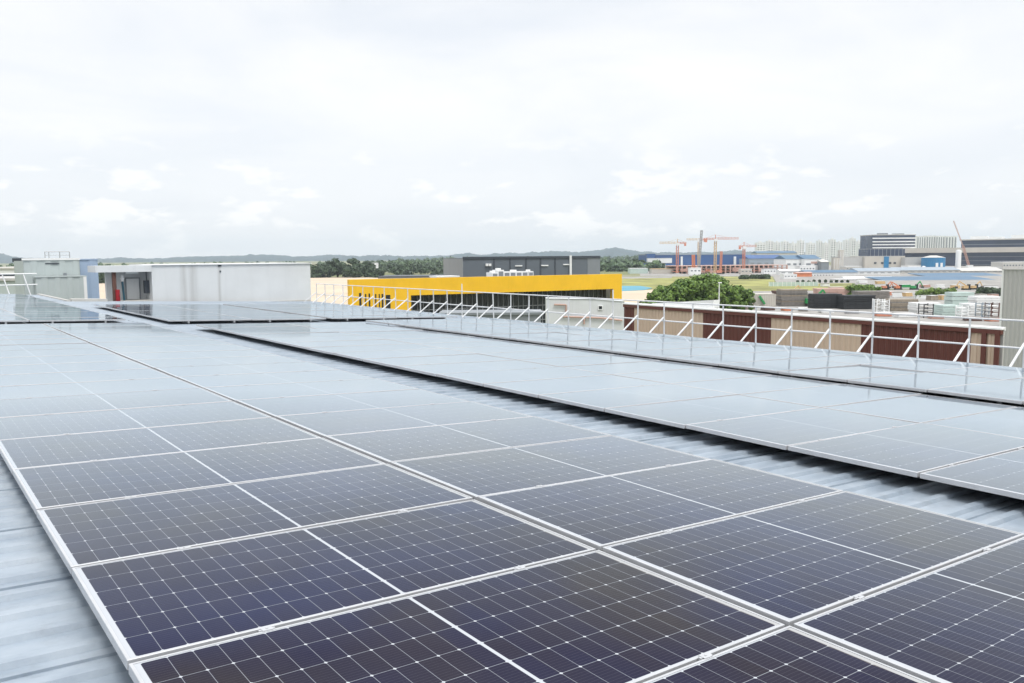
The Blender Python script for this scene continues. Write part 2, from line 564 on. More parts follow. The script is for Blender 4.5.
patch('sand_lot', [(60, 330), (60, 282), (355, 277.2), (420, 279), (420, 330)][::-1], M['sand'], 0.02)
patch('grass_field', [(560, 303), (560, 277.2), (772, 276.6), (776, 284), (852, 283.4), (852, 293), (740, 303)][::-1], M['grass'], 0.02)
patch('sand_strip', [(600, 305), (600, 291), (668, 289.5), (668, 304)][::-1], M['sand'], 0.05)
patch('footpath', [(600, 279), (600, 277.0), (672, 276.3), (672, 278)][::-1], M['yard'], 0.08)
patch('storage_yard', [(690, 340), (735, 304), (735, 291.5), (1060, 288.5), (1060, 340)][::-1], M['yard'], 0.08)
patch('works_yard', [(640, 276), (640, 268), (1060, 262), (1060, 289), (855, 289), (855, 283.2), (777, 283.8), (773, 276.4)][::-1], M['yard'], 0.04)
patch('factory_road', [(300, 420), (420, 318), (560, 318), (600, 420)][::-1], M['asphalt'], 0.04)


def hills(profile, d, thick, name, m, seed):
    mb = MB()
    xs = []
    x = profile[0][0]
    while x <= profile[-1][0]:
        xs.append(x)
        x += 1.1
    rows = 9
    ring = []
    for x in xs:
        for (xa, ya), (xb, yb) in zip(profile, profile[1:]):
            if xa <= x <= xb:
                y = ya + (yb - ya) * (x - xa) / (xb - xa)
                break
        top = P(x, y, d)
        dirn = Vector((top.x - CAM.x, top.y - CAM.y, 0)).normalized()
        colv = []
        for k in range(rows):
            s = (k - 3) / 3.0 if k <= 3 else (k - 3) / 5.0      # -1 .. 0 .. 1
            hgt = (top.z - GZ) * (math.cos(s * math.pi) * .5 + .5)
            pos = top + dirn * (s * thick)
            nz = noise.noise(Vector((pos.x * .003 + seed, pos.y * .003, 0))) * 10 + noise.noise(Vector((pos.x * .02, pos.y * .02, seed))) * 8 + noise.noise(Vector((pos.x * .09, pos.y * .09, seed))) * 5
            colv.append((pos.x, pos.y, GZ - 1 + max(0, hgt) + (nz if 0 < k < rows - 1 else 0) * min(1, hgt / 20)))
        ring.append(colv)
    for c in ring:
        mb.v += c
    for i in range(len(xs) - 1):
        for k in range(rows - 1):
            a = i * rows + k
            mb.f.append((a, a + rows, a + rows + 1, a + 1))
            mb.m.append(0)
    return tag(mb.build(name, m, smooth=True), kind='structure')


hills([(-260, 250), (-60, 251), (0, 253.5), (20, 257.5), (45, 260), (80, 260), (120, 258), (150, 258.5), (190, 256.5), (235, 255.5), (270, 255), (310, 256.5),
       (330, 254.5), (350, 256), (400, 256), (445, 255), (468, 252.5), (480, 254.5), (520, 253.5), (560, 251), (580, 252), (600, 250.5), (616, 247.5), (628, 250.5),
       (650, 251.5), (690, 252), (720, 251.5), (735, 250), (760, 252), (850, 252), (1024, 249), (1300, 246)], 5200, 900, 'hills', M['hill'], 3.1)


# ------------------------------------------------------------------ vegetation
def leaves(mb, c, r, n, size, rng, flat=0.75):
    for _ in range(n):
        v = Vector((rng.gauss(0, 1), rng.gauss(0, 1), rng.gauss(0, 1)))
        v.normalize()
        rr = rng.uniform(.55, 1.08)
        p = c + Vector((v.x * r * rr, v.y * r * rr, v.z * r * rr * flat))
        nrm = (v + Vector((rng.uniform(-.8, .8), rng.uniform(-.8, .8), rng.uniform(-.2, 1.0)))).normalized()
        a = nrm.cross(Vector((rng.uniform(-1, 1), rng.uniform(-1, 1), rng.uniform(-1, 1))))
        if a.length < 1e-3:
            continue
        a.normalize()
        b = nrm.cross(a)
        s = size * rng.uniform(.6, 1.3)
        mb.quad(p - a * s - b * s * .55, p + a * s * .1 - b * s * .8, p + a * s + b * s * .45, p - a * s * .2 + b * s * .8)


def tree_at(name, label, base, h, w, seed, m, n_clump=14, n_leaf=70, leaf=0.5, group=None, low=0.25, cr=(.13, .21)):
    rng = random.Random(seed)
    root = thing(name, label, 'tree', (base.x, base.y, GZ), rng.uniform(0, 6.28), group)
    tr = MB()
    tr.tube((0, 0, -.2), (0, 0, h * .35), w * .035 + .08, w * .025 + .05, 8)
    cl = MB()
    for i in range(n_clump):
        ang = rng.uniform(0, 6.28)
        rad = w * .5 * math.sqrt(rng.random()) * .78
        t = rng.random()
        zmax = h * (1 - .30 * (rad / (w * .5)) ** 2)
        z = h * low + (zmax - h * low) * (t ** .7) * .92
        c = Vector((math.cos(ang) * rad, math.sin(ang) * rad, z))
        r = w * rng.uniform(*cr)
        c.z = min(c.z, h - r * .75)
        leaves(cl, c, r, n_leaf, leaf, rng)
        if i % 2 == 0:
            tr.tube((0, 0, h * rng.uniform(.18, .34)), tuple(c), w * .012 + .04, .04, 6)
    tr.build('trunk', M['trunk'], root, smooth=True)
    cl.build('crown', m, root)
    return root


def tree_px(name, label, px, ytop, d, wpx, seed, m, **kw):
    top = P(px, ytop, d)
    return tree_at(name, label, top, top.z - GZ, wpx * d / FPX, seed, m, **kw)


def wood(name, label, items, m, leaf, seed):
    """far wood read as one mass: (x0,x1,d0,d1,height,n)"""
    rng = random.Random(seed)
    mb = MB()
    for x0, x1, d0, d1, h, n in items:
        for _ in range(n):
            d = rng.uniform(d0, d1)
            b = P(rng.uniform(x0, x1), 270, d)
            hh = h * rng.uniform(.6, 1.1)
            for k in range(4):
                c = Vector((b.x + rng.uniform(-4, 4), b.y + rng.uniform(-4, 4), GZ + hh * (.25 + .2 * k)))
                leaves(mb, c, hh * rng.uniform(.25, .36), 16, leaf, rng)
    return tag(mb.build(name, m), label, 'wood', kind='stuff')


wood('far_woodland', 'hazy green far wood filling the flats below the distant hills',
     [(-120, 120, 900, 1500, 9, 170), (372, 660, 1150, 1700, 10, 330), (590, 665, 850, 1100, 10, 80), (120, 330, 1300, 1700, 9, 60), (400, 640, 1900, 2600, 15, 160), (650, 1060, 2000, 2600, 15, 160)], M['leaf_far'], 2.6, 5)
wood('low_scrub', 'low green scrub across the flats behind the yellow building',
     [(385, 450, 700, 1000, 9, 60), (60, 120, 560, 760, 9, 30)], M['leaf_dark'], 1.5, 8)

for i, (x, yt, w, d, lab) in enumerate([
        (320, 264.5, 22, 700, 'low dark tree at the left end of the grove beside the white wall corner'),
        (337, 258.0, 24, 705, 'tall broad dark tree, second from the left in the sandy lot grove'),
        (353, 262.0, 22, 690, 'lower rounded tree in the middle dip of the grove behind the sand'),
        (354, 256.8, 17, 720, 'tallest pointed tree of the dark grove behind the sand'),
        (368, 260.5, 19, 700, 'dark tree right of the tallest one in the grove behind the sand'),
        (379, 268.0, 14, 680, 'smallest dark tree ending the grove on its right side')]):
    tree_px('grove_tree', lab, x, yt, d, w, 40 + i, M['leaf_dark'], n_clump=22, n_leaf=90, leaf=1.0, group='dark trees behind the sand lot', low=-.02)

for i, (x, yt, w, d, lab) in enumerate([
        (668, 283.0, 40, 232, 'low bushy green tree at left edge of the big clump by the blue sheet'),
        (706, 272.8, 54, 240, 'biggest domed green tree in the middle of the field clump'),
        (686, 277.0, 38, 236, 'green tree between the low left one and the biggest domed one'),
        (729, 280.0, 34, 236, 'green tree at right edge of the clump behind the lamp post')]):
    tree_px('field_tree', lab, x, yt, d, w, 60 + i, M['leaf'], n_clump=95, n_leaf=90, leaf=0.40, cr=(.075, .14), group='trees in the clump behind the brown wall', low=.08)

for i, (x, yt, w, d, lab) in enumerate([
        (654, 289.5, 20, 228, 'small bright bush tree at far left end of the clump'),
        (745, 288.0, 20, 240, 'small bright bush tree at far right end of the clump'),
        (716, 279.5, 22, 228, 'low bright tree in front of the biggest domed one, by the lamp post')]):
    tree_px('field_tree', lab, x, yt, d, w, 160 + i, M['leaf_light'] if i == 2 else M['leaf'], n_clump=50, n_leaf=70, leaf=0.36, cr=(.09, .17), group='trees in the clump behind the brown wall', low=.08)
for i, (x, yt, w, d, m_, lab) in enumerate([
        (856, 283.5, 20, 300, 'leaf', 'bushy green tree behind the two black stacks, on the left'),
        (871, 284.5, 20, 304, 'leaf', 'bushy green tree behind the black stacks, on the right'),
        (985, 287.0, 16, 320, 'leaf_dark', 'dark green shrub tree left of the grey ribbed shed, behind the racks'),
        (998, 288.0, 14, 310, 'leaf_dark', 'dark green shrub tree closest to the grey ribbed shed'),
        (744, 275.0, 12, 560, 'leaf_dark', 'small dark tree on the far grass, left of the row'),
        (755, 274.8, 10, 565, 'leaf_dark', 'small dark tree on the far grass, middle of the row'),
        (765, 274.4, 10, 560, 'leaf_dark', 'small dark tree on the far grass, right end of the row'),
        (533, 303.5, 17, 92, 'leaf_dark', 'dark tree squeezed between the dark glazing and the white shed'),
        (430, 309.0, 16, 100, 'leaf_dark', 'dark low tree in front of the dark glazing under the yellow band')]):
    tree_px('small_tree', lab, x, yt, d, w, 80 + i, M[m_], n_clump=24, n_leaf=70, leaf=.0011 * d + .12, low=.1)


def shrub_row(name, label, x0, x1, ytop, d, m, seed, n=14, group=None):
    rng = random.Random(seed)
    a, b = P(x0, ytop, d), P(x1, ytop, d)
    root = thing(name, label, 'shrub', ((a.x + b.x) / 2, (a.y + b.y) / 2, GZ), math.atan2((b - a).y, (b - a).x), group)
    L = (Vector((b.x, b.y, 0)) - Vector((a.x, a.y, 0))).length
    h = max(a.z, b.z) - GZ
    cl, tr = MB(), MB()
    for i in range(n):
        c = Vector(((i + .5) / n * L - L / 2, rng.uniform(-.8, .8), h * rng.uniform(.4, .72)))
        leaves(cl, c, min(h * .38, L / n * 1.3), 110, .0010 * d + .08, rng)
        leaves(cl, Vector((c.x, c.y, h * .22)), min(h * .3, L / n * 1.2), 60, .0010 * d + .08, rng)
        tr.tube((c.x, c.y, -.1), tuple(c), .08, .04, 6)
    tr.build('stem', M['trunk'], root)
    cl.build('foliage', m, root)
    return root


shrub_row('hedge', 'green hedge between the yellow end pier and the big trees', 618, 658, 295.5, 215, M['leaf'], 3)
shrub_row('hedge', 'yellow green shrub row in the yard, left of the pale green cargo', 917, 953, 286.5, 300, M['leaf_light'], 4)
shrub_row('hedge', 'yellow green shrubs in front of the grey annex under the yellow band', 494, 522, 313.0, 96, M['leaf_light'], 6, n=7)
shrub_row('hedge', 'dark hedge behind the low white hoarding on the grass', 795, 850, 280.0, 480, M['leaf_dark'], 9, n=10)


# ------------------------------------------------------------------ buildings of the neighbourhood
def PY(px, py, Y):
    r = ray(px, py)
    return CAM + r * ((Y - CAM.y) / r.y)


class Facade:
    """a building whose front runs between two surveyed points; local x along it, y away from us, z up from the street"""

    def __init__(self, name, label, cat, a, b, group=None):
        # a, b = (px, py_top, distance)
        p, q = (a, b) if isinstance(a, Vector) else (P(*a), P(*b))
        self.p0 = Vector((p.x, p.y, GZ))
        self.ex = Vector((q.x - p.x, q.y - p.y, 0))
        self.w = self.ex.length
        self.ex.normalize()
        self.ey = Vector((-self.ex.y, self.ex.x, 0))
        self.h = (p.z + q.z) / 2 - GZ
        self.root = thing(name, label, cat, self.p0, math.atan2(self.ex.y, self.ex.x), group)

    def L(self, px, py, y=0.0):
        r = ray(px, py)
        o = CAM - (self.p0 + self.ey * y)
        t = -o.dot(self.ey) / r.dot(self.ey)
        h = o + r * t
        return h.dot(self.ex), h.z

    def X(self, px):
        return self.L(px, 270)[0]

    def Z(self, px, py):
        return self.L(px, py)[1]

    def part(self, name, m, boxes, label=None):
        mb = MB()
        for b in boxes:
            mb.box(*b)
        return mb.build(name, m, self.root, label=label)

    def shell(self, dep, m, roof=None, name='wall'):
        self.dep = dep
        o = self.part(name, m, [(0, self.w, 0, dep, -.2, self.h)])
        if roof:
            self.part('roof', roof, [(-.15, self.w + .15, -.15, dep + .15, self.h, self.h + .25)])
        return o

    def win(self, m, px0, py0, px1, py1, name='window', proud=.05, label=None):
        x0, z1 = self.L(px0, py0)
        x1, z0 = self.L(px1, py1)
        return self.part(name, m, [(x0, x1, -proud, -.002, z0, z1)], label)


def flat(name, label, cat, x0, x1, yt, d, dep, m, roof=None, group=None, d1=None):
    f = Facade(name, label, cat, (x0, yt, d), (x1, yt, d1 or d), group)
    f.shell(dep, m, roof)
    return f


# --- the yellow framed factory
yb = Facade('yellow_factory', 'yellow framed factory with long dark glazing under a thick yellow band', 'factory', (348, 279.7, 130), (620, 273.7, 156.5))
zb = yb.Z(409, 295.3)
xl, xr = yb.X(409), yb.X(611.5)
yb.part('fascia', M['yellow'], [(0, yb.w, -.6, .35, zb, yb.h)])
yb.part('wall', M['yellow'], [(0, xl, -.6, .35, -.2, zb)])
yb.part('pier', M['yellow'], [(xr, yb.w, -.6, .35, -.2, zb)])
yb.part('rear_block', M['slate_light'], [(8, yb.w - .3, 2.1, 14, -.2, yb.h - .5), (2, 7.99, .36, 2.0, -.2, yb.h - .5)])
yb.part('soffit', M['slate_dark'], [(xl, xr, .36, 2.05, zb, zb + .3)])
nb = 40
bw = (xr - xl) / nb
wm, fm = MB(), MB()
zrows = [-.2 + (zb + .2) * k / 4 for k in range(5)]
wm.box(0.06, bw - .06, 0, .06, 0, zb)
for k in range(5):
    fm.box(0, bw, -.04, .03, max(0, zrows[k] - .06), zrows[k] + .06 if k < 4 else zb)
fm.box(0, .07, -.08, .08, 0, zb)
me_w, me_f = wm.mesh('window', M['dark_glass']), fm.mesh('window_frame', M['mullion'])
for i in range(nb):
    o = bpy.data.objects.new('window', me_w)
    o.parent = yb.root
    o.location = (xl + i * bw, 1.6, 0)
    col.objects.link(o)
    c = bpy.data.objects.new('window_frame', me_f)
    c.parent = o
    col.objects.link(c)
for a, b, y0, y1 in [(359, 361.5, 293, 307), (365, 366.5, 294, 307), (368.5, 370.3, 293.5, 307), (375, 376.5, 294, 308), (378.7, 380, 294, 308), (381.5, 383.5, 294, 309), (385.7, 390.5, 295, 310)]:
    x0, z1 = yb.L(a, y0, -.6)
    x1, z0 = yb.L(b, y1, -.6)
    yb.part('window', M['dark_glass'], [(x0, x1, -.66, -.602, z0 - 3, z1)])
# roof-top cooling plant on it
cz = yb.h - .5
for x0, x1, y0, hgt, lab in [(492, 498, 8, 1.0, 'small white roof unit at left end of the plant row on the yellow factory'),
                             (498, 504, 8.5, 1.45, 'taller white roof unit with a vent, second from left on the yellow factory'),
                             (504, 528, 9, 1.1, 'long white louvred cooling unit on the yellow factory roof'),
                             (528.5, 533.5, 9, 1.1, 'white roof unit at right end of the plant row on the yellow factory')]:
    xa, xb = yb.L(x0, 272, y0)[0], yb.L(x1, 272, y0)[0]
    b0 = yb.p0 + yb.ex * ((xa + xb) / 2) + yb.ey * y0
    r = thing('roof_unit', lab, 'cooling unit', (b0.x, b0.y, GZ + cz), yb.root.rotation_euler.z, 'cooling units on the yellow factory roof')
    w = (xb - xa) / 2
    mb = MB()
    mb.box(-w, w, 0, 2.2, .15, hgt)
    for s in (-w * .9, w * .9 - .15):
        mb.box(s, s + .15, .1, 2.1, 0, .15)
    mb.build('casing', M['white_clad'], r)
    nl = max(1, int(w * 2 / 1.2))
    for k in range(nl):
        q = -w + (k + .12) * 2 * w / nl
        lv = MB()
        lv.box(q, q + 2 * w / nl * .76, -.03, -.002, .3, hgt * .8)
        lv.build('louvre', M['slate_light'], r)
    fn = MB()
    fn.tube((0, 1.1, hgt), (0, 1.1, hgt + .3), min(w, .8) * .8, seg=14)
    fn.build('fan_cowl', M['white_clad'], r)
xa = yb.L(437, 278, 6)[0]
xb = yb.L(459, 278, 6)[0]
b0 = yb.p0 + yb.ex * ((xa + xb) / 2) + yb.ey * 6
r = thing('roof_skylight', 'low white box skylight on the yellow factory roof, left of the plant row', 'skylight', (b0.x, b0.y, GZ + cz), yb.root.rotation_euler.z)
mb = MB(); mb.box((xa - xb) / 2, (xb - xa) / 2, 0, 3, 0, .45); mb.build('kerb', M['white_clad'], r)
mb = MB(); mb.box((xa - xb) / 2 - .1, (xb - xa) / 2 + .1, -.1, 3.1, .45, .6); mb.build('lid', M['white_paint'], r)

# --- slate warehouse behind it
gw = Facade('slate_warehouse', 'big slate grey panelled warehouse rising behind the yellow factory', 'warehouse', (463, 258.3, 205), (600, 257.0, 215))
gw.shell(24, M['slate'])
gw.part('parapet', M['slate_dark'], [(-.05, gw.w + .05, -.25, .4, gw.h - .2, gw.h + .35)])
for x in (494, 510, 526, 540.5, 555):
    xx = gw.X(x)
    gw.part('panel_joint', M['slate_dark'], [(xx - .2, xx + .2, -.08, -.002, 0, gw.h - .2)])
for x0, x1, y in [(541, 548, 265.5), (563, 569, 264.5), (515, 522, 265.8)]:
    gw.win(M['white_paint'], x0, y - .5, x1, y + .5, 'light_strip', .3)
for x in (486.5, 489.5):
    xx, zz = gw.L(x, 264.8)
    gw.part('floodlight', M['white_paint'], [(xx - .3, xx + .3, -.7, -.002, zz - .3, zz + .3)])
xx = gw.X(570)
mb = MB(); mb.tube((xx, -.45, 0), (xx, -.45, gw.h + .5), .3, seg=12); mb.build('downpipe', M['white_clad'], gw.root)
xa_, xb_ = gw.X(587.5), gw.w
gw.part('end_bay', M['slate_light'], [(xa_, xb_, -.06, -.003, 0, gw.h - .2)])
gw.part('end_cladding', M['slate_light'], [(-.08, -.003, 0, 24, 0, gw.h - .2)])
dk = flat('dark_roofed_shed', 'long low dark roofed shed behind the left half of the yellow factory', 'shed', 378, 446, 277.0, 260, 20, M['slate_light'], M['slate_dark'])

# --- low grey annex and white gabled shed near our eaves
an = flat('grey_annex', 'low blue grey flat roofed annex in front of the dark glazing', 'annex', 440, 541, 315.0, 84, 4.5, M['slate_light'], M['slate_light'])
wg = Facade('white_shed', 'flat topped white shed wall with a small square window beside the brown panels', 'shed', (546, 299.5, 60), (626, 302.5, 60))
gx = [wg.X(546), wg.X(592), wg.X(624.5)]
gz = [wg.Z(546, 298.6), wg.Z(592, 299.2), wg.Z(624.5, 301.6)]
mb = MB()
n0 = len(mb.v)
for yy in (0, 1.2):
    for x, z in [(gx[0], -.2), (gx[2], -.2), (gx[2], gz[2]), (gx[1], gz[1]), (gx[0], gz[0])]:
        mb.v.append((x, yy, z))
mb.f += [(0, 1, 2, 3, 4), (9, 8, 7, 6, 5), (1, 6, 7, 2), (0, 4, 9, 5)]
mb.m += [0] * 4
mb.build('wall', M['white_wall'], wg.root)
mb = MB()
for a, b in ((0, 1), (1, 2)):
    A = Vector((gx[a], -.05, gz[a])); B = Vector((gx[b], -.05, gz[b]))
    A2, B2 = A + Vector((0, 1.35, 0)), B + Vector((0, 1.35, 0))
    up = Vector((0, 0, .03))
    mb.quad(A + up, B + up, B2 + up, A2 + up); mb.quad(A, A + up * 1, A2 + up, A2); mb.quad(A, B, B + up, A + up); mb.quad(B, A, A2, B2)
mb.build('roof', M['white_wall'], wg.root)
w_ = wg.win(M['dark_glass'], 598.7, 306, 602, 309.3)
x0, z1 = wg.L(598, 305.4); x1, z0 = wg.L(602.7, 309.9)
fr = MB()
for q in ((x0, x1, -.07, -.003, z1 - .05, z1), (x0, x1, -.07, -.003, z0, z0 + .05), (x0, x0 + .05, -.07, -.003, z0 + .05, z1 - .05), (x1 - .05, x1, -.07, -.003, z0 + .05, z1 - .05)):
    fr.box(*q)
fr.build('window_frame', M['white_paint'], w_)
pp = MB()
for pa, pb in [((554, 304.5), (566, 304.8)), ((566, 304.8), (566, 312)), ((561, 316.5), (600, 317.8)), ((600, 317.8), (622, 320.3)), ((584, 318), (584, 324))]:
    a, za = wg.L(*pa); b, zb_ = wg.L(*pb)
    pp.tube((a, -.12, za), (b, -.12, zb_), .06, seg=8)
pp.build('pipe', M['pinkish'], wg.root)

# --- brown and tan panelled building along our eaves
bb = Facade('brown_panel_shed', 'long narrow shed clad in alternating dark brown and tan panels beyond the railing', 'shed', (624.3, 304.2, 45.5), (1003, 326.2, 28.5))
edges = [(624.3, 'brown_clad'), (634.5, 'tan_clad'), (704, 'brown_clad'), (772.5, 'tan_clad'), (863.5, 'brown_clad'), (974.5, 'tan_clad'), (1003, None)]
for (xa, m_), (xb, _) in zip(edges, edges[1:]):
    mb = MB()
    mb.corrug(bb.X(xa), bb.X(xb) - .004, -.2, bb.h - .12, 0, .24, .035)
    mb.build('wall_panel', M[m_], bb.root, label='dark brown ribbed wall panel' if m_ == 'brown_clad' else 'tan ribbed wall panel')
mb = MB()
for xa in (988.5, 1002):
    xx = bb.X(xa)
    mb.box(xx - .08, xx + .08, -.1, -.04, -.2, bb.h - .12)
mb.build('corner_trim', M['brown_clad'], bb.root)
bb.part('top_trim', M['brown_clad'], [(0, bb.w, -.09, .05, bb.h - .22, bb.h - .062)])
bb.part('gutter', M['white_paint'], [(-.1, bb.w + .02, -.095, .08, bb.h - .06, bb.h)])
bb.part('core_wall', M['grey_clad'], [(0, bb.w, .06, .14, -.2, bb.h - .10)])
bb.part('roof', M['white_paint'], [(-.1, bb.w + .02, .081, .16, bb.h - .09, bb.h + .03)])
# raised white roof piece at its far end
p_ = bb.p0 + bb.ex * (bb.X(640)) + bb.ey * 1.2
rt = MB(); 
ra, rb = bb.X(650), bb.X(712)
n_ = [(ra, .14, bb.h + .032), (rb, .14, bb.h + .032), (rb, .5, bb.h + .03), (ra, .5, bb.h + .03), (ra, .14, bb.h + .06), (rb, .14, bb.h + .42), (rb, .58, bb.h + .42), (ra, .58, bb.h + .06)]
rt.v = n_
rt.f = [(0, 3, 2, 1), (4, 5, 6, 7), (0, 1, 5, 4), (1, 2, 6, 5), (2, 3, 7, 6), (3, 0, 4, 7)]
rt.m = [0] * 6
rt.build('roof_upstand', M['white_clad'], bb.root)

# --- tall ribbed grey shed at the right edge
gs = Facade('grey_ribbed_shed', 'tall light grey ribbed metal shed at the right edge beside the brown panels', 'shed', P(1003.3, 269.8, 52), P(1003.3, 269.8, 52) + Vector((0, -26, 0)))
mb = MB(); mb.corrug(0, gs.w, -.2, gs.h, 0, .26, .035); mb.build('cladding', M['grey_clad'], gs.root)
gs.part('core_wall', M['grey_clad'], [(0.05, gs.w, .06, 7, -.2, gs.h - .05)])
gs.part('coping', M['grey_clad'], [(-.03, gs.w, -.07, .12, gs.h, gs.h + .05)])
gs.part('corner_trim', M['white_clad'], [(-.05, .06, -.06, .05, -.2, gs.h)])

# --- grey-green and blue structures past the far left of our roof
tb = Facade('green_grey_plant_house', 'tall pale grey green clad plant house with a roof rail, far left', 'plant house', PY(23, 260.3, 43.5), PY(79.3, 260, 43.5))
mb = MB(); mb.corrug(0, tb.w, -.2, tb.h, 0, .5, .03); mb.build('wall', M['teal_clad'], tb.root)
tb.part('core_wall', M['teal_clad'], [(.03, tb.w, .06, 4, -.2, tb.h - .03)])
tb.part('coping', M['white_clad'], [(-.04, tb.w + .03, -.06, .2, tb.h, tb.h + .10)])
tb.win(M['slate_dark'], 45, 263.0, 59, 264.0, 'vent_slot')
tb.win(M['slate_light'], 63.3, 273.0, 66.5, 276.5, 'wall_box', .12)
rl = MB()
xs_ = [tb.X(49), tb.X(53), tb.X(64), tb.X(74)]
for x in xs_:
    rl.tube((x, 1.0, tb.h + .1), (x, 1.0, tb.h + .42), .02, seg=6)
rl.tube((xs_[0], 1.0, tb.h + .42), (xs_[-1], 1.0, tb.h + .42), .02, seg=6)
rl.tube((xs_[0], 1.0, tb.h + .25), (xs_[-1], 1.0, tb.h + .25), .014, seg=6)
rl.build('roof_rail', M['alu_dark'], tb.root)
tl = Facade('green_grey_lean_to', 'lower pale green clad box standing in front of the plant house', 'plant house', PY(35.5, 277.3, 42.7), PY(85.8, 276.8, 42.7))
mb = MB(); mb.corrug(0, tl.w, -.2, tl.h, 0, .5, .03); mb.build('wall', M['teal_clad'], tl.root)
tl.part('core_wall', M['teal_clad'], [(.03, tl.w, .06, .7, -.2, tl.h - .03)])
tl.part('coping', M['teal_clad'], [(-.03, tl.w + .03, -.05, .7, tl.h, tl.h + .05)])
tl.part('corner_post', M['white_clad'], [(tl.w - .12, tl.w + .02, -.05, -.032, -.2, tl.h)])
blu = Facade('blue_clad_tower', 'narrow light blue clad tower between the plant house and the white canopy', 'tower', PY(79.6, 260, 44.5), PY(97.5, 260, 44.5))
mb = MB(); mb.corrug(0, blu.w, -.2, blu.h, 0, .5, .03); mb.build('wall', M['blue_clad'], blu.root)
blu.part('core_wall', M['blue_clad'], [(.03, blu.w, .06, 3, -.2, blu.h - .03)])
blu.part('coping', M['blue_clad'], [(-.02, blu.w + .02, -.05, .2, blu.h, blu.h + .06)])
gb = flat('grey_vent_box', 'small dark grey ribbed vent box left of the plant house', 'vent box', 16.2, 22.8, 262.2, 52, 2, M['slate_light'], M['slate_dark'])
lw = flat('low_white_factory', 'low white walled factory with a dark window strip at the far left edge', 'factory', -60, 18, 269.5, 120, 20, M['white_clad'], M['pale_concrete'])
lw.win(M['slate_dark'], -58, 274.2, 17, 277.0, 'window_strip')
lw2 = flat('low_grey_annex', 'plain pale grey annex wall below the railing at far left', 'annex', -60, 34, 281.0, 80, 10, M['teal_clad'], M['grey_clad'])

# --- far woodland side buildings
wf = flat('white_river_shed', 'tiny white shed among the far trees right of the dark grove', 'shed', 372, 377, 263, 1150, 12, M['white_clad'], M['white_paint'])

# --- blue mill and the construction site
bl = Facade('cobalt_mill', 'very long cobalt blue factory behind the tower cranes', 'factory', (656, 255.8, 960), (745, 253.8, 980))
bl.shell(60, M['cobalt'])
bl.part('roof', M['pale_blue'], [(-.5, bl.w + .5, -.5, 60.5, bl.h, bl.h + 1.4)])
bt = flat('cobalt_tower', 'short cobalt blue tower at the left end of the long blue factory', 'tower', 647, 655.5, 254, 955, 12, M['cobalt'], M['slate_dark'])
bl.win(M['pale_concrete'], 648.5, 258.5, 656, 263, 'loading_bay', 1.0)
for x0, x1 in [(680.5, 682.2), (733.5, 735.5)]:
    bl.win(M['white_clad'], x0, 256.5, x1, 267, 'stair_shaft', 1.5)
tk = flat('grey_silo_block', 'grey and white curved tank block in front of the blue tower', 'tank', 648, 672, 258.3, 940, 10, M['white_clad'], M['pale_concrete'])
ln = flat('dark_blue_viaduct', 'low dark blue long shed running left of the construction site', 'shed', 618, 676, 263.5, 900, 14, M['cobalt'], M['slate_dark'])
for x0, x1, yt, d, m_, rf, lab in [
        (630, 648, 268.5, 760, 'mint', 'white_paint', 'small pale green shed at the left end of the far yard'),
        (652, 674, 269.0, 750, 'beige', 'crane_tan', 'low beige site office beside the construction columns'),
        (700, 716, 270.3, 745, 'pinkish', 'pale_concrete', 'pinkish low site hut under the middle crane')]:
    flat('site_shed', lab, 'shed', x0, x1, yt, d, 14, M[m_], M[rf], 'sheds around the construction site')

cs = Facade('concrete_frame', 'open concrete building frame with pinkish columns rising under the cranes', 'building frame', (676, 265.8, 740), (788, 264.5, 760))
for k, zf in enumerate((.30, .62, .98)):
    cs.part('floor_slab', M['pinkish'] if k else M['crane_red'], [(0, cs.w, 0, 25, cs.h * zf - .5, cs.h * zf)])
cm_ = MB(); cm_.box(-.6, .6, -.2, .9, -.2, cs.h * .98 - .5)
me_c = cm_.mesh('column', M['pinkish'])
for i in range(24):
    o = bpy.data.objects.new('column', me_c)
    o.parent = cs.root
    o.location = (1 + i * (cs.w - 2) / 23, -.3, 0)
    col.objects.link(o)
rng = random.Random(3)
for i, (x0, x1, y0, y1) in enumerate([(680, 687, 269, 271.5), (694, 697, 267.5, 271.5), (732, 739, 267.5, 271.5), (705, 709, 269.5, 271.5), (758, 761, 268.5, 271.5)]):
    cs.win(M['faded_red'] if i % 2 == 0 else M['crane_red'], x0, y0, x1, y1, 'formwork_panel', 1.6)
cs.part('rear_wall', M['pale_concrete'], [(0, cs.w, 25.1, 26, -.2, cs.h)])


def lattice(mb, p, q, w, n, bar):
    p, q = Vector(p), Vector(q)
    d = (q - p).normalized()
    a = d.cross(Vector((0, 0, 1)))
    if a.length < 1e-3:
        a = Vector((1, 0, 0))
    a.normalize()
    b = d.cross(a).normalized()
    cor = [(a + b) * w / 2, (a - b) * w / 2, (-a - b) * w / 2, (-a + b) * w / 2]
    for c in cor:
        mb.bar(p + c, q + c, bar)
    for i in range(n):
        s, e = p + (q - p) * (i / n), p + (q - p) * ((i + 1) / n)
        for k in range(4):
            mb.bar(s + cor[k], e + cor[(k + 1) % 4], bar * .7)
            mb.bar(e + cor[k], e + cor[(k + 1) % 4], bar * .7)


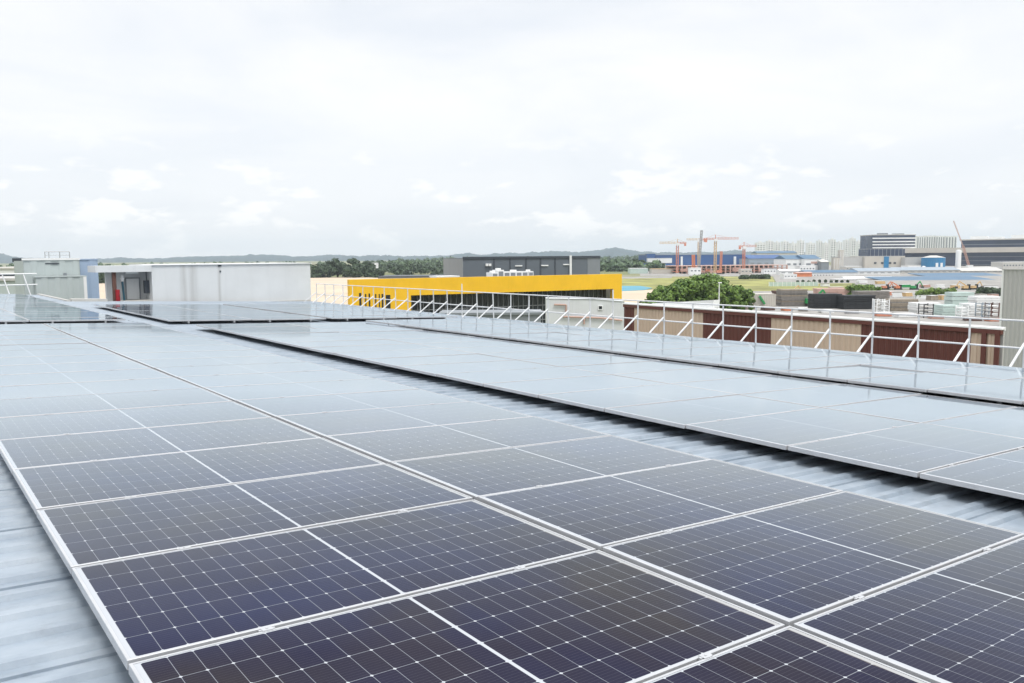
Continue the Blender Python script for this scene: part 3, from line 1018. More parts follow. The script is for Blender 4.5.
def tower_crane(label, xm, ybase, yjib, xj0, xj1, d, mast, jib, w=1.8, apex=True):
    """mast at photo column xm, jib from xj0 (counter end) to xj1 (tip)"""
    top = P(xm, yjib, d)
    H = top.z - GZ
    s = d / FPX
    r = thing('tower_crane', label, 'crane', (top.x, top.y, GZ), math.atan2(R_.y, R_.x), 'tower cranes on the building site')
    mb = MB(); lattice(mb, (0, 0, 0), (0, 0, H), w, int(H / 2.5), .30); mb.build('mast', mast, r)
    mb = MB(); mb.box(-2, 2, -2, 2, -.2, .7); mb.build('base', M['pale_concrete'], r)
    long_, short = (xj1 - xm) * s, (xj0 - xm) * s
    mb = MB(); lattice(mb, (0, 0, H + .7), (long_, 0, H + .7), 1.5, max(4, int(abs(long_) / 2.5)), .22); mb.build('jib', jib, r)
    mb = MB(); lattice(mb, (0, 0, H + .5), (short, 0, H + .5), 1.3, max(3, int(abs(short) / 2.5)), .26); mb.build('counter_jib', M['crane_red'], r)
    mb = MB(); sg = 1 if short > 0 else -1
    mb.box(short - 1.6 if sg > 0 else short, short if sg > 0 else short + 1.6, -.8, .8, H - 2.2, H + .3); mb.build('counterweight', M['crane_red'], r)
    mb = MB(); mb.box(-1.5, 1.5, -2.2, -1.2, H - 1.8, H + .4); mb.build('cab', M['white_clad'], r)
    if apex:
        mb = MB(); mb.bar((0, 0, H), (0, 0, H + 4), .5); mb.bar((0, 0, H + 4), (long_ * .6, 0, H + 1.2), .14); mb.bar((0, 0, H + 4), (short * .9, 0, H + 1), .14)
        mb.build('apex_tie', jib, r)
    return r


tower_crane('leftmost tower crane, pale orange mast with jib pointing left', 677.5, 270, 243.5, 686, 660, 735, M['crane_red'], M['crane_tan'])
tower_crane('tallest yellow mast tower crane in the middle, long jib pointing right', 715.5, 272, 239.3, 704, 738, 735, M['crane_tan'], M['crane_red'])
tower_crane('tower crane behind the grey lattice boom with jib pointing left', 699.0, 272, 240.0, 707, 687, 800, M['crane_tan'], M['crane_tan'], apex=False)
tower_crane('rightmost tower crane, red mast before the white flats, jib pointing right', 744.0, 272, 246.8, 739, 756, 735, M['crane_red'], M['crane_red'])
# crawler crane booms
for lab, xa, ya, xb, yb_, d, m_, w in [
        ('tall grey lattice boom crane leaning slightly right between the tower cranes', 698.5, 272, 701.0, 230.5, 720, 'crane_grey', 1.5),
        ('short orange piling rig standing left of the grey boom', 693.5, 273, 693.0, 255.0, 715, 'orange', 2.0),
        ('short red piling rig just right of the tallest crane', 720.5, 273, 721.0, 251.5, 715, 'crane_red', 1.4)]:
    b0, t0 = Gp(xa, ya), P(xb, yb_, d)
    b0 = P(xa, ya, d)
    r = thing('crawler_crane', lab, 'crane', (b0.x, b0.y, GZ), math.atan2(R_.y, R_.x))
    s = d / FPX
    mb = MB(); lattice(mb, (0, 0, 2), ((xb - xa) * s, 0, t0.z - GZ), w, 14, .40); mb.build('boom', M[m_], r)
    mb = MB(); mb.box(-3.5, 1.0, -1.5, 1.5, 1.0, 3.6); mb.build('cab', M[m_], r)
    for s_ in (-1.9, 1.3):
        mb = MB(); mb.box(-3, 3, s_, s_ + .7, 0, 1.0); mb.build('track', M['rubber'], r)

# --- white flats on the skyline
flats = [(757, 765.5, 242.6), (768, 773.5, 241.0), (775.5, 780.5, 242.4), (783, 789, 241.6), (791.5, 797, 243.4), (799.5, 804.5, 240.6), (808, 815.5, 243.0), (818.5, 822.5, 240.9),
         (825, 829, 243.2), (831, 836, 239.6), (838.5, 842.5, 242.2), (845.5, 849.5, 240.2), (851.8, 856, 238.5), (858.3, 861.8, 241.6)]
hd_ = ['first', 'second', 'third', 'fourth', 'fifth', 'sixth', 'seventh', 'eighth', 'ninth', 'tenth', 'eleventh', 'twelfth', 'thirteenth', 'last']
for i, (x0, x1, yt) in enumerate(flats):
    d = 1700 + (i * 5 % 4) * 110
    f = flat('apartment_block', '%s white high rise block from the left in the row behind the cranes' % hd_[i] if i < 13 else
             'white high rise block at right end of the row, left of the dark office', 'apartment block', x0, x1, yt, d, 16, M['white_clad'], M['pale_concrete'], 'white apartment blocks on the skyline')
    k = 2 if x1 - x0 < 7 else 3
    for j in range(k):
        xx = (j + .5) * f.w / k
        f.part('window_column', M['slate'], [(xx - f.w / k * .2, xx + f.w / k * .2, -.3, -.002, 2, f.h - 2.2)])
    f.part('lift_overrun', M['white_clad'], [(f.w * .35, f.w * .6, 4, 10, f.h + .25, f.h + 3.6)])
    nfl = 9
    f.part('floor_band', M['white_paint'], [(-.1, f.w + .1, -.55, -.305, 3 + q * (f.h - 4) / nfl, 5.2 + q * (f.h - 4) / nfl) for q in range(nfl)])
for i, (x0, x1, yt, lab) in enumerate([(917, 926, 236.2, 'left white slab block behind the curved roof, right of the office'), (926.6, 935.5, 235.8, 'second white slab block right of the dark office'),
                                       (936, 945, 236.0, 'third white slab block between the office and the luffing crane'), (945.6, 957, 236.2, 'white slab block directly behind the luffing crane')]):
    f = flat('apartment_block', lab, 'apartment block', x0, x1, yt, 1600, 16, M['white_clad'], M['pale_concrete'], 'white slab blocks right of the office')
    for j in range(4):
        xx = (j + .5) * f.w / 4
        f.part('window_column', M['slate_light'], [(xx - f.w * .06, xx + f.w * .06, -.3, -.002, 2, f.h - 2)])
ob = flat('pale_office_block', 'pale grey slab block peeping out left of the dark banded office', 'office block', 864, 871.5, 239.5, 1500, 15, M['pale_concrete'], M['white_clad'])
ob.part('floor_band', M['slate_light'], [(0, ob.w, -.3, -.002, q * ob.h / 9 + 1, q * ob.h / 9 + 3) for q in range(9)])

# --- dark banded office
of = Facade('banded_office', 'dark glass office block with pale floor bands on the skyline', 'office block', (872.5, 235.3, 1150), (915.5, 235.0, 1150))
of.shell(40, M['blue_glass'])
of.part('roof', M['pale_concrete'], [(-.5, of.w + .5, -.5, 40.5, of.h, of.h + 1)])
for y in (238.2, 241.6, 244.6, 247.6):
    of.win(M['white_clad'], 872.5, y - .45, 915.5, y + .45, 'floor_band', .6)
of.part('roof_plant', M['slate_light'], [(of.w * .25, of.w * .42, 8, 20, of.h + 1, of.h + 3.2), (of.w * .6, of.w * .8, 8, 20, of.h + 1, of.h + 2.5)])
ol = flat('dark_glass_podium', 'dark blue glazed podium below the banded office', 'office block', 868.5, 905, 249, 1050, 30, M['blue_glass'], M['pale_concrete'])
for j in range(9):
    xx = (j + .5) * ol.w / 9
    ol.part('mullion', M['slate_light'], [(xx - .25, xx + .25, -.3, -.002, 0, ol.h)])
bg_ = flat('beige_works', 'beige works with four small dark windows and a blue central strip', 'factory', 865, 905, 256.3, 900, 40, M['beige'], M['pale_concrete'])
for x in (874, 881, 888.8, 893.5):
    bg_.win(M['slate_dark'], x, 262, x + 2.4, 264, 'window', .2)
bg_.win(M['cyan'], 884, 256.5, 888.3, 270, 'blue_strip', .6)
flat('grey_works', 'plain grey factory between the beige works and the white tower pair', 'factory', 844, 864.5, 257.0, 905, 30, M['grey_clad'], M['pale_concrete'])
flat('grey_sheet_works', 'plain pale grey factory right of the beige works', 'factory', 905.5, 931.5, 257.5, 890, 30, M['grey_clad'], M['pale_concrete'])
for x0, x1, yt, lab in [(833.5, 841, 257.5, 'squat cream storage tower with a dark top'), (840.0, 844, 250.0, 'slim tall cream chimney tower rising over the squat storage tower')]:
    f = flat('cream_tower', lab, 'tower', x0, x1, yt, 860, 6, M['beige'], M['slate_light'] if x0 < 836 else M['white_clad'])
    for j in range(3):
        xx = (j + .5) * f.w / 3
        f.part('rib', M['white_clad'], [(xx - .15, xx + .15, -.25, -.002, 1, f.h - 1.5)])
# --- long glazed stadium-like building on the right
cu = Facade('long_glazed_building', 'very long dark glazed building with pale terrace bands behind the luffing crane', 'office block', (905, 257.0, 1120), (1110, 250, 980))
cu.dep = 50
cu.part('glazing', M['blue_glass'], [(0, cu.w, 0, 50, -.2, cu.Z(1000, 252.3))])
zt0, zt1 = cu.Z(1000, 252.3), cu.Z(1000, 247.2)
cu.part('terrace_band', M['beige'], [(-2, cu.w + 2, -5, 52, zt0 + .003, zt1)])
xa = cu.X(959)
cu.part('upper_glazing', M['blue_glass'], [(xa, cu.w, 6, 45, zt1 + .003, cu.Z(1000, 239.8))])
cu.part('upper_roof', M['pale_concrete'], [(xa - 2, cu.w + 2, 4, 47, cu.Z(1000, 239.8) + .003, cu.Z(1000, 238.6))])
for y in (244.0,):
    cu.part('louvre_band', M['slate_light'], [(xa, cu.w, 5.3, 5.9, cu.Z(1000, y + .5), cu.Z(1000, y))])
for y in (256.5, 260.5, 264.5):
    cu.part('louvre_band', M['slate_light'], [(cu.X(960), cu.w, -.7, -.002, cu.Z(1000, y + .35), cu.Z(1000, y))])
cu.part('base_wall', M['pale_concrete'], [(cu.X(955), cu.w, -8, -1, -.2, cu.Z(1000, 268.5))])
cu.part('roof_plant', M['white_clad'], [(cu.X(967), cu.X(983), 12, 30, cu.Z(1000, 238.6), cu.Z(1000, 235.6)), (cu.X(986), cu.X(999), 12, 30, cu.Z(1000, 238.6), cu.Z(1000, 236.5)),
                                        (cu.X(1008), cu.X(1023), 12, 30, cu.Z(1000, 238.6), cu.Z(1000, 235))])
# --- luffing crane in front of it
for lab, pts, m_ in [('luffing crane with faint pale boom rising left over the long glazed building', [(969.5, 268), (962, 246), (951.5, 221)], 'crane_tan')]:
    d = 930
    b0 = P(pts[0][0], pts[0][1], d)
    s = d / FPX
    r = thing('luffing_crane', lab, 'crane', (b0.x, b0.y, GZ), math.atan2(R_.y, R_.x))
    z = [P(*q, d).z - GZ for q in pts]
    mb = MB(); lattice(mb, (0, 0, 0), ((pts[1][0] - pts[0][0]) * s, 0, z[1]), 1.7, 12, .28); mb.build('lower_boom', M['faded_red'], r)
    mb = MB(); lattice(mb, ((pts[1][0] - pts[0][0]) * s, 0, z[1]), ((pts[2][0] - pts[0][0]) * s, 0, z[2]), .8, 12, .15); mb.build('upper_boom', M['pinkish'], r)
    mb = MB(); mb.box(-3, 3, -2, 2, -.2, 3); mb.build('cab', M['white_clad'], r)
# --- white cylinders, bright blue round building
for x0, x1, yt, d, lab in [(956.2, 961.3, 250.3, 880, 'tall white silo in front of the long glazed building'), (968.5, 972, 267.8, 860, 'short white silo right of the tall one'), (922, 925.5, 266.5, 850, 'small white tank left of the bright blue round works')]:
    t0 = P((x0 + x1) / 2, yt, d)
    r = thing('white_silo', lab, 'silo', (t0.x, t0.y, GZ))
    rad = (x1 - x0) / 2 * d / FPX
    mb = MB(); mb.tube((0, 0, -.2), (0, 0, t0.z - GZ), rad, seg=20); mb.build('shell', M['white_paint'], r)
    mb = MB(); mb.tube((0, 0, t0.z - GZ), (0, 0, t0.z - GZ + .6), rad * .9, rad * .3, 20); mb.build('cap', M['white_clad'], r)
t0 = P(942, 257.5, 870)
r = thing('round_blue_works', 'bright blue round works building with white doors and a shallow pale roof', 'factory', (t0.x, t0.y + 9, GZ), math.atan2(R_.y, R_.x))
rad = 11 * 870 / FPX
mb = MB(); mb.tube((0, 0, -.2), (0, 0, t0.z - GZ), rad, seg=28); mb.build('wall', M['cyan'], r)
mb = MB(); mb.tube((0, 0, t0.z - GZ), (0, 0, t0.z - GZ + 2.2), rad * 1.02, rad * .25, 28); mb.build('roof', M['pale_concrete'], r)
for a in (-.15, .28):
    dm = MB(); xx = math.sin(a) * rad; yy = -math.cos(a) * rad
    dm.box(xx - 1.2, xx + 1.2, yy - .4, yy + .6, 0, 6.5); dm.build('door', M['white_paint'], r)

# --- mid distance factories with blue roofs
for x0, x1, yt, d, dep, wm_, rm, lab in [
        (786, 804, 259.0, 860, 40, 'white_clad', 'blue_roof', 'white factory with blue roof left of the pair behind the grass'),
        (804.5, 821, 258.8, 850, 40, 'white_clad', 'blue_roof', 'white factory with a faint pink sign and blue roof'),
        (749, 784, 258.5, 930, 40, 'pale_blue', 'cobalt', 'long pale blue factory with cobalt roof edge right of the cranes'),
        (757, 797, 253.0, 1250, 30, 'pale_concrete', 'blue_roof', 'wide factory with blue roof in front of the white flats'),
        (821.5, 829, 262.0, 840, 30, 'slate_light', 'pale_concrete', 'small purplish grey block right of the blue roofed pair'),
        (806, 858, 272.5, 640, 18, 'white_clad', 'blue_roof', 'long white shed with a blue roof and a row of tiny dark windows'),
        (858.5, 900, 271.2, 660, 24, 'white_clad', 'pale_blue', 'pale long shed below the beige works'),
        (897, 960, 270.2, 680, 24, 'pale_concrete', 'pale_blue', 'pale grey shed with pale blue roof below the bright blue works'),
        (962, 1004, 270.8, 690, 24, 'pale_concrete', 'pale_concrete', 'plain pale concrete shed below the long glazed building'),
        (846, 895, 278.5, 560, 12, 'white_clad', 'white_paint', 'low white roofed shed behind the yard trees'),
        (780, 800, 270.6, 660, 10, 'white_clad', 'white_paint', 'small plain white hut right of the concrete frame'),
        (797, 812, 273.0, 610, 8, 'orange', 'pinkish', 'low orange and pink stall at the grass edge')]:
    f = flat('works_shed', lab, 'factory', x0, x1, yt, d, dep, M[wm_], None)
    # shallow pitched roof, visible from our height
    mb = MB()
    w, h, rise = f.w, f.h, dep * .10
    mb.quad((-.4, -.6, h), (w + .4, -.6, h), (w + .4, dep / 2, h + rise), (-.4, dep / 2, h + rise))
    mb.quad((-.4, dep / 2, h + rise), (w + .4, dep / 2, h + rise), (w + .4, dep + .6, h), (-.4, dep + .6, h))
    mb.tri((-.4, -.6, h), (-.4, dep / 2, h + rise), (-.4, dep + .6, h))
    mb.tri((w + .4, -.6, h), (w + .4, dep + .6, h), (w + .4, dep / 2, h + rise))
    mb.quad((-.4, -.6, h), (-.4, dep + .6, h), (w + .4, dep + .6, h), (w + .4, -.6, h))
    mb.build('roof', M[rm], f.root)
    if (x0, d) == (806, 640):
        for j in range(9):
            f.win(M['slate_dark'], 808.5 + j * 2.9, 274.8, 809.6 + j * 2.9, 275.8, 'window', .12)
    elif wm_ in ('white_clad', 'pale_concrete', 'pale_blue') and x1 - x0 > 14 and d > 600:
        n = int((x1 - x0) / 6)
        for j in range(n):
            xx = (j + .5) * w / n
            f.part('window', M['slate_light'], [(xx - w / n * .28, xx + w / n * .28, -.12, -.002, h * .45, h * .62)])
    if (x0, d) == (804.5, 850):
        f.win(M['pinkish'], 811, 261.5, 817, 263.5, 'sign_board', .3)
hf = Facade('white_hoarding', 'long low pale hoarding fence across the grass field', 'fence', (769, 282.6, 430), (818, 281.5, 430))
hf.part('panel', M['mint'], [(0, hf.w, 0, .3, -.1, hf.h)])
for j in range(12):
    xx = j * hf.w / 11
    hf.part('post', M['white_paint'], [(xx - .12, xx + .12, -.15, -.002, -.1, hf.h + .2)])
# two bright blue roofed sheds right
for x0, x1, ya, ye, d, dep, lab, wm_ in [(893, 1006, 281.5, 276.5, 500, 40, 'long bright blue roofed shed above the yard machinery', 'cobalt'),
                                         (928, 1006, 276.0, 273.0, 600, 30, 'second blue roofed shed stepping up behind the long bright blue one', 'pale_blue')]:
    f = Facade('blue_roof_shed', lab, 'shed', (x0, ya, d), (x1, ya, d), 'blue roofed sheds at the right')
    f.shell(dep, M[wm_])
    zt = P(x0, ye, d + dep).z - GZ
    mb = MB()
    w, h = f.w, f.h
    mb.quad((-.5, -1.5, h - .1), (w + .5, -1.5, h - .1), (w + .5, dep, zt), (-.5, dep, zt))
    mb.quad((-.5, -1.5, h - .5), (-.5, dep, zt - .4), (w + .5, dep, zt - .4), (w + .5, -1.5, h - .5))
    mb.quad((-.5, -1.5, h - .5), (w + .5, -1.5, h - .5), (w + .5, -1.5, h - .1), (-.5, -1.5, h - .1))
    mb.quad((-.5, dep, zt - .4), (-.5, dep, zt), (w + .5, dep, zt), (w + .5, dep, zt - .4))
    mb.quad((-.5, -1.5, h - .5), (-.5, -1.5, h - .1), (-.5, dep, zt), (-.5, dep, zt - .4))
    mb.build('roof', M['blue_roof'], f.root)

# --- blue sheet on the sand by the field
patch('blue_tarpaulin', [(618, 291.5), (618, 286.3), (640, 286.3), (652, 288.3), (645, 290.2)][::-1], M['tarp'], 0.25, None)
tag(bpy.data.objects['blue_tarpaulin'], 'flat blue green tarpaulin sheet on the sand beside the yellow pier', 'tarpaulin')
lp = P(719.3, 283.2, 190)
r = thing('lamp_post', 'slim pale lamp post standing before the big tree clump', 'lamp post', (lp.x, lp.y, GZ), math.atan2(R_.y, R_.x))
mb = MB(); mb.tube((0, 0, -.2), (0, 0, lp.z - GZ), .16, .10, 8); mb.build('pole', M['white_clad'], r)
mb = MB(); mb.box(-.25, .55, -.2, .2, lp.z - GZ, lp.z - GZ + .22); mb.build('lamp_head', M['white_paint'], r)


# ------------------------------------------------------------------ storage yard
def stack(label, x0, x1, yt, d, layers, m, name='plank_stack', cat='stack', dep=5.0, group=None, m2=None):
    f = Facade(name, label, cat, (x0, yt, d), (x1, yt, d), group)
    rr = random.Random(int(x0 * 7))
    per = f.h / layers
    a, b = MB(), MB()
    for k in range(layers):
        j0, j1 = rr.uniform(-.18, .18), rr.uniform(-.18, .18)
        (b if (m2 and k % 4 == 3) else a).box(j0, f.w + j1, rr.uniform(-.12, .12), dep, k * per + per * .10, (k + 1) * per)
    a.build('sheet_pile', m, f.root)
    if b.v:
        b.build('light_sheets', m2, f.root)
    bt_ = MB()
    for q in range(4):
        xx = (q + .5) * f.w / 4
        for k in range(0, layers, 2):
            bt_.box(xx - .15, xx + .15, .1, dep - .1, k * per - .02 + (0 if k else .02), k * per + per * .10 - .002)
    bt_.build('bearer', M['rust'], f.root)
    return f


SG = 'stacks stored in the yard behind the brown shed'
stack('tall grey plank stack right of the cream container', 781.5, 808, 289.5, 262, 12, M['timber_grey'], group=SG, m2=M['timber'])
stack('left one of two black plate stacks in the yard', 814, 842.5, 294, 250, 14, M['black_mat'], name='plate_stack', group=SG)
stack('right one of two black plate stacks in the yard', 844, 876, 295.5, 245, 14, M['black_mat'], name='plate_stack', group=SG)
stack('grey slab stack standing behind the right black stack', 858.5, 890, 291.3, 258, 9, M['timber_grey'], name='slab_stack', group=SG)
stack('brown grey plank stack with a pale top right of the metal cages', 891.5, 919, 299.5, 236, 10, M['timber'], group=SG, m2=M['timber_grey'])
stack('thin dark rusty sheet stack beside the cream container', 776.5, 781, 291, 268, 8, M['rust'], group=SG)
stack('pale debris pile of pinkish boards behind the left black stack', 818, 850, 288.5, 300, 6, M['pinkish'], name='board_pile', group=SG)
stack('tall pale green wrapped cargo block at the back of the yard', 952.5, 974, 292.5, 262, 3, M['mint'], name='cargo_block', group=SG)
stack('wide white board stack next to the grey ribbed shed', 977, 1001, 296.5, 250, 5, M['white_clad'], name='board_stack', group=SG)
stack('low pale green pipe bundle stack at the front of the yard', 943, 961, 305.5, 214, 5, M['mint'], name='pipe_stack', group=SG)
stack('white crate stack right of the white tube rack', 970, 981, 304, 214, 5, M['white_clad'], name='crate_stack', group=SG)
stack('low white sheet pile behind the front pipe bundles', 917, 941, 303, 228, 4, M['white_clad'], name='board_stack', group=SG)


def container(label, x0, x1, yt, d, m, m2, dep=6.0):
    f = Facade('storage_container', label, 'container', (x0, yt, d), (x1, yt, d), 'containers in the yard')
    mb = MB(); mb.corrug(0, f.w, 0, f.h, 0, .5, .06); mb.box(.05, f.w - .05, .06, dep, 0, f.h - .02); mb.build('body', m, f.root)
    mb = MB()
    for xx in (0, f.w - .2):
        mb.box(xx, xx + .2, -.12, -.062, 0, f.h)
    mb.box(0.2, f.w - .2, -.12, -.062, f.h - .2, f.h)
    mb.build('corner_frame', m2, f.root)
    return f


c1 = container('small white container with a grey door and red end, left of the yard', 743.5, 757, 294.5, 262, M['white_clad'], M['white_paint'])
c1.win(M['slate_light'], 745, 298.5, 752, 305, 'door', .1)
c1.win(M['crane_red'], 753, 296, 755.8, 305, 'red_end', .13)
c2 = container('cream container with a dark green crate leaning on it', 757, 776, 294.0, 258, M['beige'], M['beige'])
x0, z0 = c2.L(759, 300); 
mb = MB(); mb.bar((x0, -.4, z0 + 1.2), (x0 + 1.6, -.4, z0 - 1.2), 1.1, .5)
lo = mb.build('green_crate', M['green_paint']); lo.location = c2.p0; lo.rotation_euler = c2.root.rotation_euler
tag(lo, 'dark green tilted crate hung on the front of the cream container', 'crate')


def machine(label, px, yb, d, m, s=1.0, arm=1):
    b = P(px, yb, d)
    r = thing('excavator', label, 'excavator', (b.x, b.y, GZ), math.atan2(R_.y, R_.x), 'machines at the back of the yard')
    for y in (-1.2, .7):
        mb = MB(); mb.box(-1.8 * s, 1.8 * s, y, y + .5, 0, .8 * s); mb.build('track', M['rubber'], r)
    mb = MB(); mb.box(-1.7 * s, .5 * s, -1.1, 1.1, .85 * s, 2.1 * s); mb.build('body', m, r)
    mb = MB(); mb.box(.5 * s, 1.5 * s, -1.0, .2, .85 * s, 2.9 * s); mb.build('cab', M['dark_glass'], r)
    mb = MB(); mb.bar((.8 * s, .5, 1.8 * s), (arm * 3.2 * s, .5, 4.3 * s), .45 * s); mb.bar((arm * 3.2 * s, .5, 4.3 * s), (arm * 4.6 * s, .5, 1.8 * s), .36 * s); mb.build('arm', m, r)
    mb = MB(); mb.box(arm * 4.6 * s - .6 * s, arm * 4.6 * s + .6 * s, 0, 1.0, .9 * s, 1.8 * s); mb.build('bucket', M['steel_dark'], r)


for lab, px, yb_, d, m_, s_, a_ in [
        ('green loader between the grey plank stack and the black stacks', 811, 305.5, 262, 'green_paint', 1.2, 1),
        ('orange red excavator right of the yard trees', 885, 291, 380, 'crane_red', 0.85, 1),
        ('orange yellow excavator with raised arm in the yard machinery row', 898, 291, 378, 'orange', 0.8, -1),
        ('green and red machine at the right end of the machinery row', 914, 291, 376, 'green_paint', 0.88, 1),
        ('yellow excavator frame in front of the blue roofed shed', 966, 291, 370, 'crane_tan', 0.9, -1),
        ('orange yellow machine right of the yellow excavator frame', 974, 291, 374, 'crane_tan', 0.85, 1),
        ('yellow crane truck parked on the grass behind the grey plank stack', 791, 290.5, 330, 'crane_tan', 0.95, 1)]:
    machine(lab, px, yb_, d, M[m_], s_, a_)
for i, (x0, x1, yt, yb_, d, lab, m_) in enumerate([
        (877, 883, 299, 312, 232, 'white metal cage rack beside the right black stack', 'white_paint'),
        (884, 890, 299.5, 312.5, 230, 'white metal cage rack next to the brown plank stack', 'white_paint'),
        (924, 934, 304, 318, 210, 'black posted pallet rack left of the pale pipe bundle', 'steel_dark'),
        (962, 969, 306, 318, 208, 'white tube rack right of the pale pipe bundle', 'white_paint'),
        (982, 990, 303, 317, 208, 'white pipe rack with blue grey tubes near the grey shed', 'pale_blue'),
        (991.5, 1000, 303, 317, 206, 'rusty red based rack closest to the grey ribbed shed', 'rust')]):
    f = Facade('storage_rack', lab, 'rack', (x0, yt, d), (x1, yt, d), 'racks in the yard')
    mb = MB()
    for xx in (0.1, f.w - .1):
        for yy in (0.1, 2.9):
            mb.bar((xx, yy, 0), (xx, yy, f.h), .22)
    mb.build('upright', M['steel_dark'] if m_ == 'steel_dark' else M[m_], f.root)
    mb = MB()
    for k in range(4):
        z = f.h * (.15 + .26 * k)
        mb.bar((0.1, .1, z), (f.w - .1, .1, z), .16); mb.bar((0.1, 2.9, z), (f.w - .1, 2.9, z), .16)
    mb.build('shelf_beam', M[m_], f.root)
    rr = random.Random(i)
    mb = MB()
    for k in range(10):
        z = f.h * (.2 + .26 * (k % 3)) + .25
        mb.tube((.15, .4 + .26 * k, z), (f.w - .15, .4 + .26 * k, z), .17, seg=8)
    mb.build('stored_pipes', M['white_clad'] if i % 2 else M['pale_concrete'], f.root)

for x0, x1, yt, d, dep, m_, rm, lab in [
        (800, 815, 266.0, 760, 12, 'white_clad', 'white_paint', 'small white works block in front of the cream chimney tower'),
        (846, 862, 266.5, 770, 14, 'pale_concrete', 'white_clad', 'pale low block below the plain grey factory'),
        (908, 921, 265.5, 760, 14, 'white_clad', 'pale_concrete', 'white low block in front of the pale grey factory'),
        (972, 1002, 267.5, 740, 14, 'grey_clad', 'white_clad', 'low grey block below the glazed building at right'),
        (836, 858, 279.5, 520, 10, 'pale_concrete', 'white_clad', 'pale low shed behind the white roofed shed and yard trees'),
        (690, 701, 268.0, 700, 8, 'white_clad', 'white_paint', 'white site cabin under the grey lattice boom'),
        (741, 752, 269.3, 700, 8, 'beige', 'white_paint', 'beige site cabin under the rightmost tower crane'),
        (764, 776, 269.0, 690, 8, 'white_clad', 'pale_blue', 'white site cabin with a blue grey roof right of the cranes'),
        (784, 797, 274.5, 560, 8, 'white_clad', 'white_paint', 'low white shed standing at the edge of the grass'),
        (1003, 1060, 262.0, 800, 20, 'pale_concrete', 'white_clad', 'pale block past the edge of the grey ribbed shed')]:
    f = flat('low_works_block', lab, 'factory', x0, x1, yt, d, dep, M[m_], M[rm])
    n = max(2, int((x1 - x0) / 3))
    for j in range(n):
        xx = (j + .5) * f.w / n
        f.part('window', M['slate'], [(xx - f.w / n * .25, xx + f.w / n * .25, -.1, -.002, f.h * .5, f.h * .68)])

# loads and boxes standing about between the stacks
for px, yb_, wpx, hpx, m_, lab in [
        (749, 309.5, 9, 4, 'timber', 'brown pallet load in front of the small white container'),
        (768, 310.5, 11, 3.5, 'rust', 'rusty low skip in front of the cream container'),
        (786, 311, 8, 3, 'orange', 'small orange box at the foot of the grey plank stack'),
        (803, 311.5, 9, 3.5, 'timber_grey', 'low grey pallet right of the small orange box'),
        (826, 313, 13, 3, 'white_clad', 'flat white bundle before the left black stack'),
        (852, 314, 12, 3.5, 'crane_grey', 'flat grey bundle before the right black stack'),
        (883, 316.5, 14, 4, 'crane_red', 'faded red low bin under the cage racks'),
        (905, 317.5, 20, 4, 'white_clad', 'long flat white sheet pile before the brown plank stack'),
        (936, 319, 12, 3, 'faded_red', 'pale red beam bundle at the front of the yard'),
        (972, 321, 16, 4, 'rust', 'rusty brown pipe bundle at the front right of the yard'),
        (993, 321.5, 14, 4, 'crane_red', 'red low bin nearest the grey ribbed shed'),
        (880, 297, 8, 4, 'white_clad', 'white box van body behind the cage racks'),
        (889, 295.5, 7, 4, 'crane_red', 'pinkish red box behind the slab stack'),
        (897, 297.5, 9, 5, 'white_paint', 'white site cabin left of the yellow green shrubs'),
        (907, 296.5, 8, 4, 'crane_tan', 'tan crate pile left of the yellow green shrubs'),
        (921, 299, 10, 4, 'white_clad', 'white crate pile below the yellow green shrubs'),
        (932, 300.5, 9, 5, 'timber', 'brown timber pile below the yellow green shrubs'),
        (943, 300, 8, 5, 'crane_tan', 'tan machine crate left of the pale green cargo'),
        (981, 299, 9, 5, 'pale_concrete', 'concrete block pile right of the pale green cargo'),
        (993, 298, 8, 4, 'pinkish', 'pinkish crate pile before the dark shrubs'),
        (836, 290, 14, 3, 'pinkish', 'pale pink rubble heap above the left black stack'),
        (825, 286.5, 8, 2.6, 'white_clad', 'small white hut on the grass right of the hoarding'),
        (862, 283.5, 10, 3, 'white_clad', 'low white cabin behind the yard trees'),
        (880, 284, 9, 3, 'crane_tan', 'tan container left of the blue roofed shed'),
        (905, 287.5, 10, 3, 'green_paint', 'green container below the long blue roof'),
        (925, 287.5, 9, 3, 'faded_red', 'faded red container below the long blue roof'),
        (940, 288, 8, 3, 'white_clad', 'white container below the long blue roof'),
        (955, 288.5, 8, 3.4, 'crane_tan', 'yellow tan container below the long blue roof'),
        (990, 288.5, 14, 3, 'white_clad', 'long white container under the right end of the blue roof')]:
    gp = Gp(px, yb_)
    d = (gp - CAM).dot(FH)
    sc2 = d / FPX
    r = thing('yard_load', lab, 'load', (gp.x, gp.y, GZ), math.atan2(R_.y, R_.x) + .3 * math.sin(px), 'loads lying about the yard')
    w, h = wpx * sc2, hpx * sc2
    mb = MB()
    nl = 3
    for k in range(nl):
        o_ = .05 * math.sin(px * 3 + k)
        mb.box(-w / 2 + o_ * w, w / 2 - .03 * w * k, -1.2, 1.2, .14 + (h - .14) * k / nl, .14 + (h - .14) * (k + 1) / nl - .02)
    mb.build('body', M[m_], r)
    mb = MB()
    for q in (-.35, 0, .35):
        mb.box(q * w - .1, q * w + .1, -1.25, 1.25, 0, .135)
    mb.build('bearer', M['timber'], r)
    mb = MB(); mb.box(-w * .5, w * .47, -1.25, 1.25, h + .002, h + .10); mb.build('cover', M['white_clad'] if int(px) % 3 else M['timber_grey'], r)

# ------------------------------------------------------------------ our own roof, in its tilted frame
TILT = math.radians(2.2)
RZ = -0.118                                    # roof sheet below the module plane (roof frame)


def roof_pt(x, y, h=0.0):
    return Vector((x * math.cos(TILT) + h * math.sin(TILT), y, -x * math.sin(TILT) + h * math.cos(TILT)))


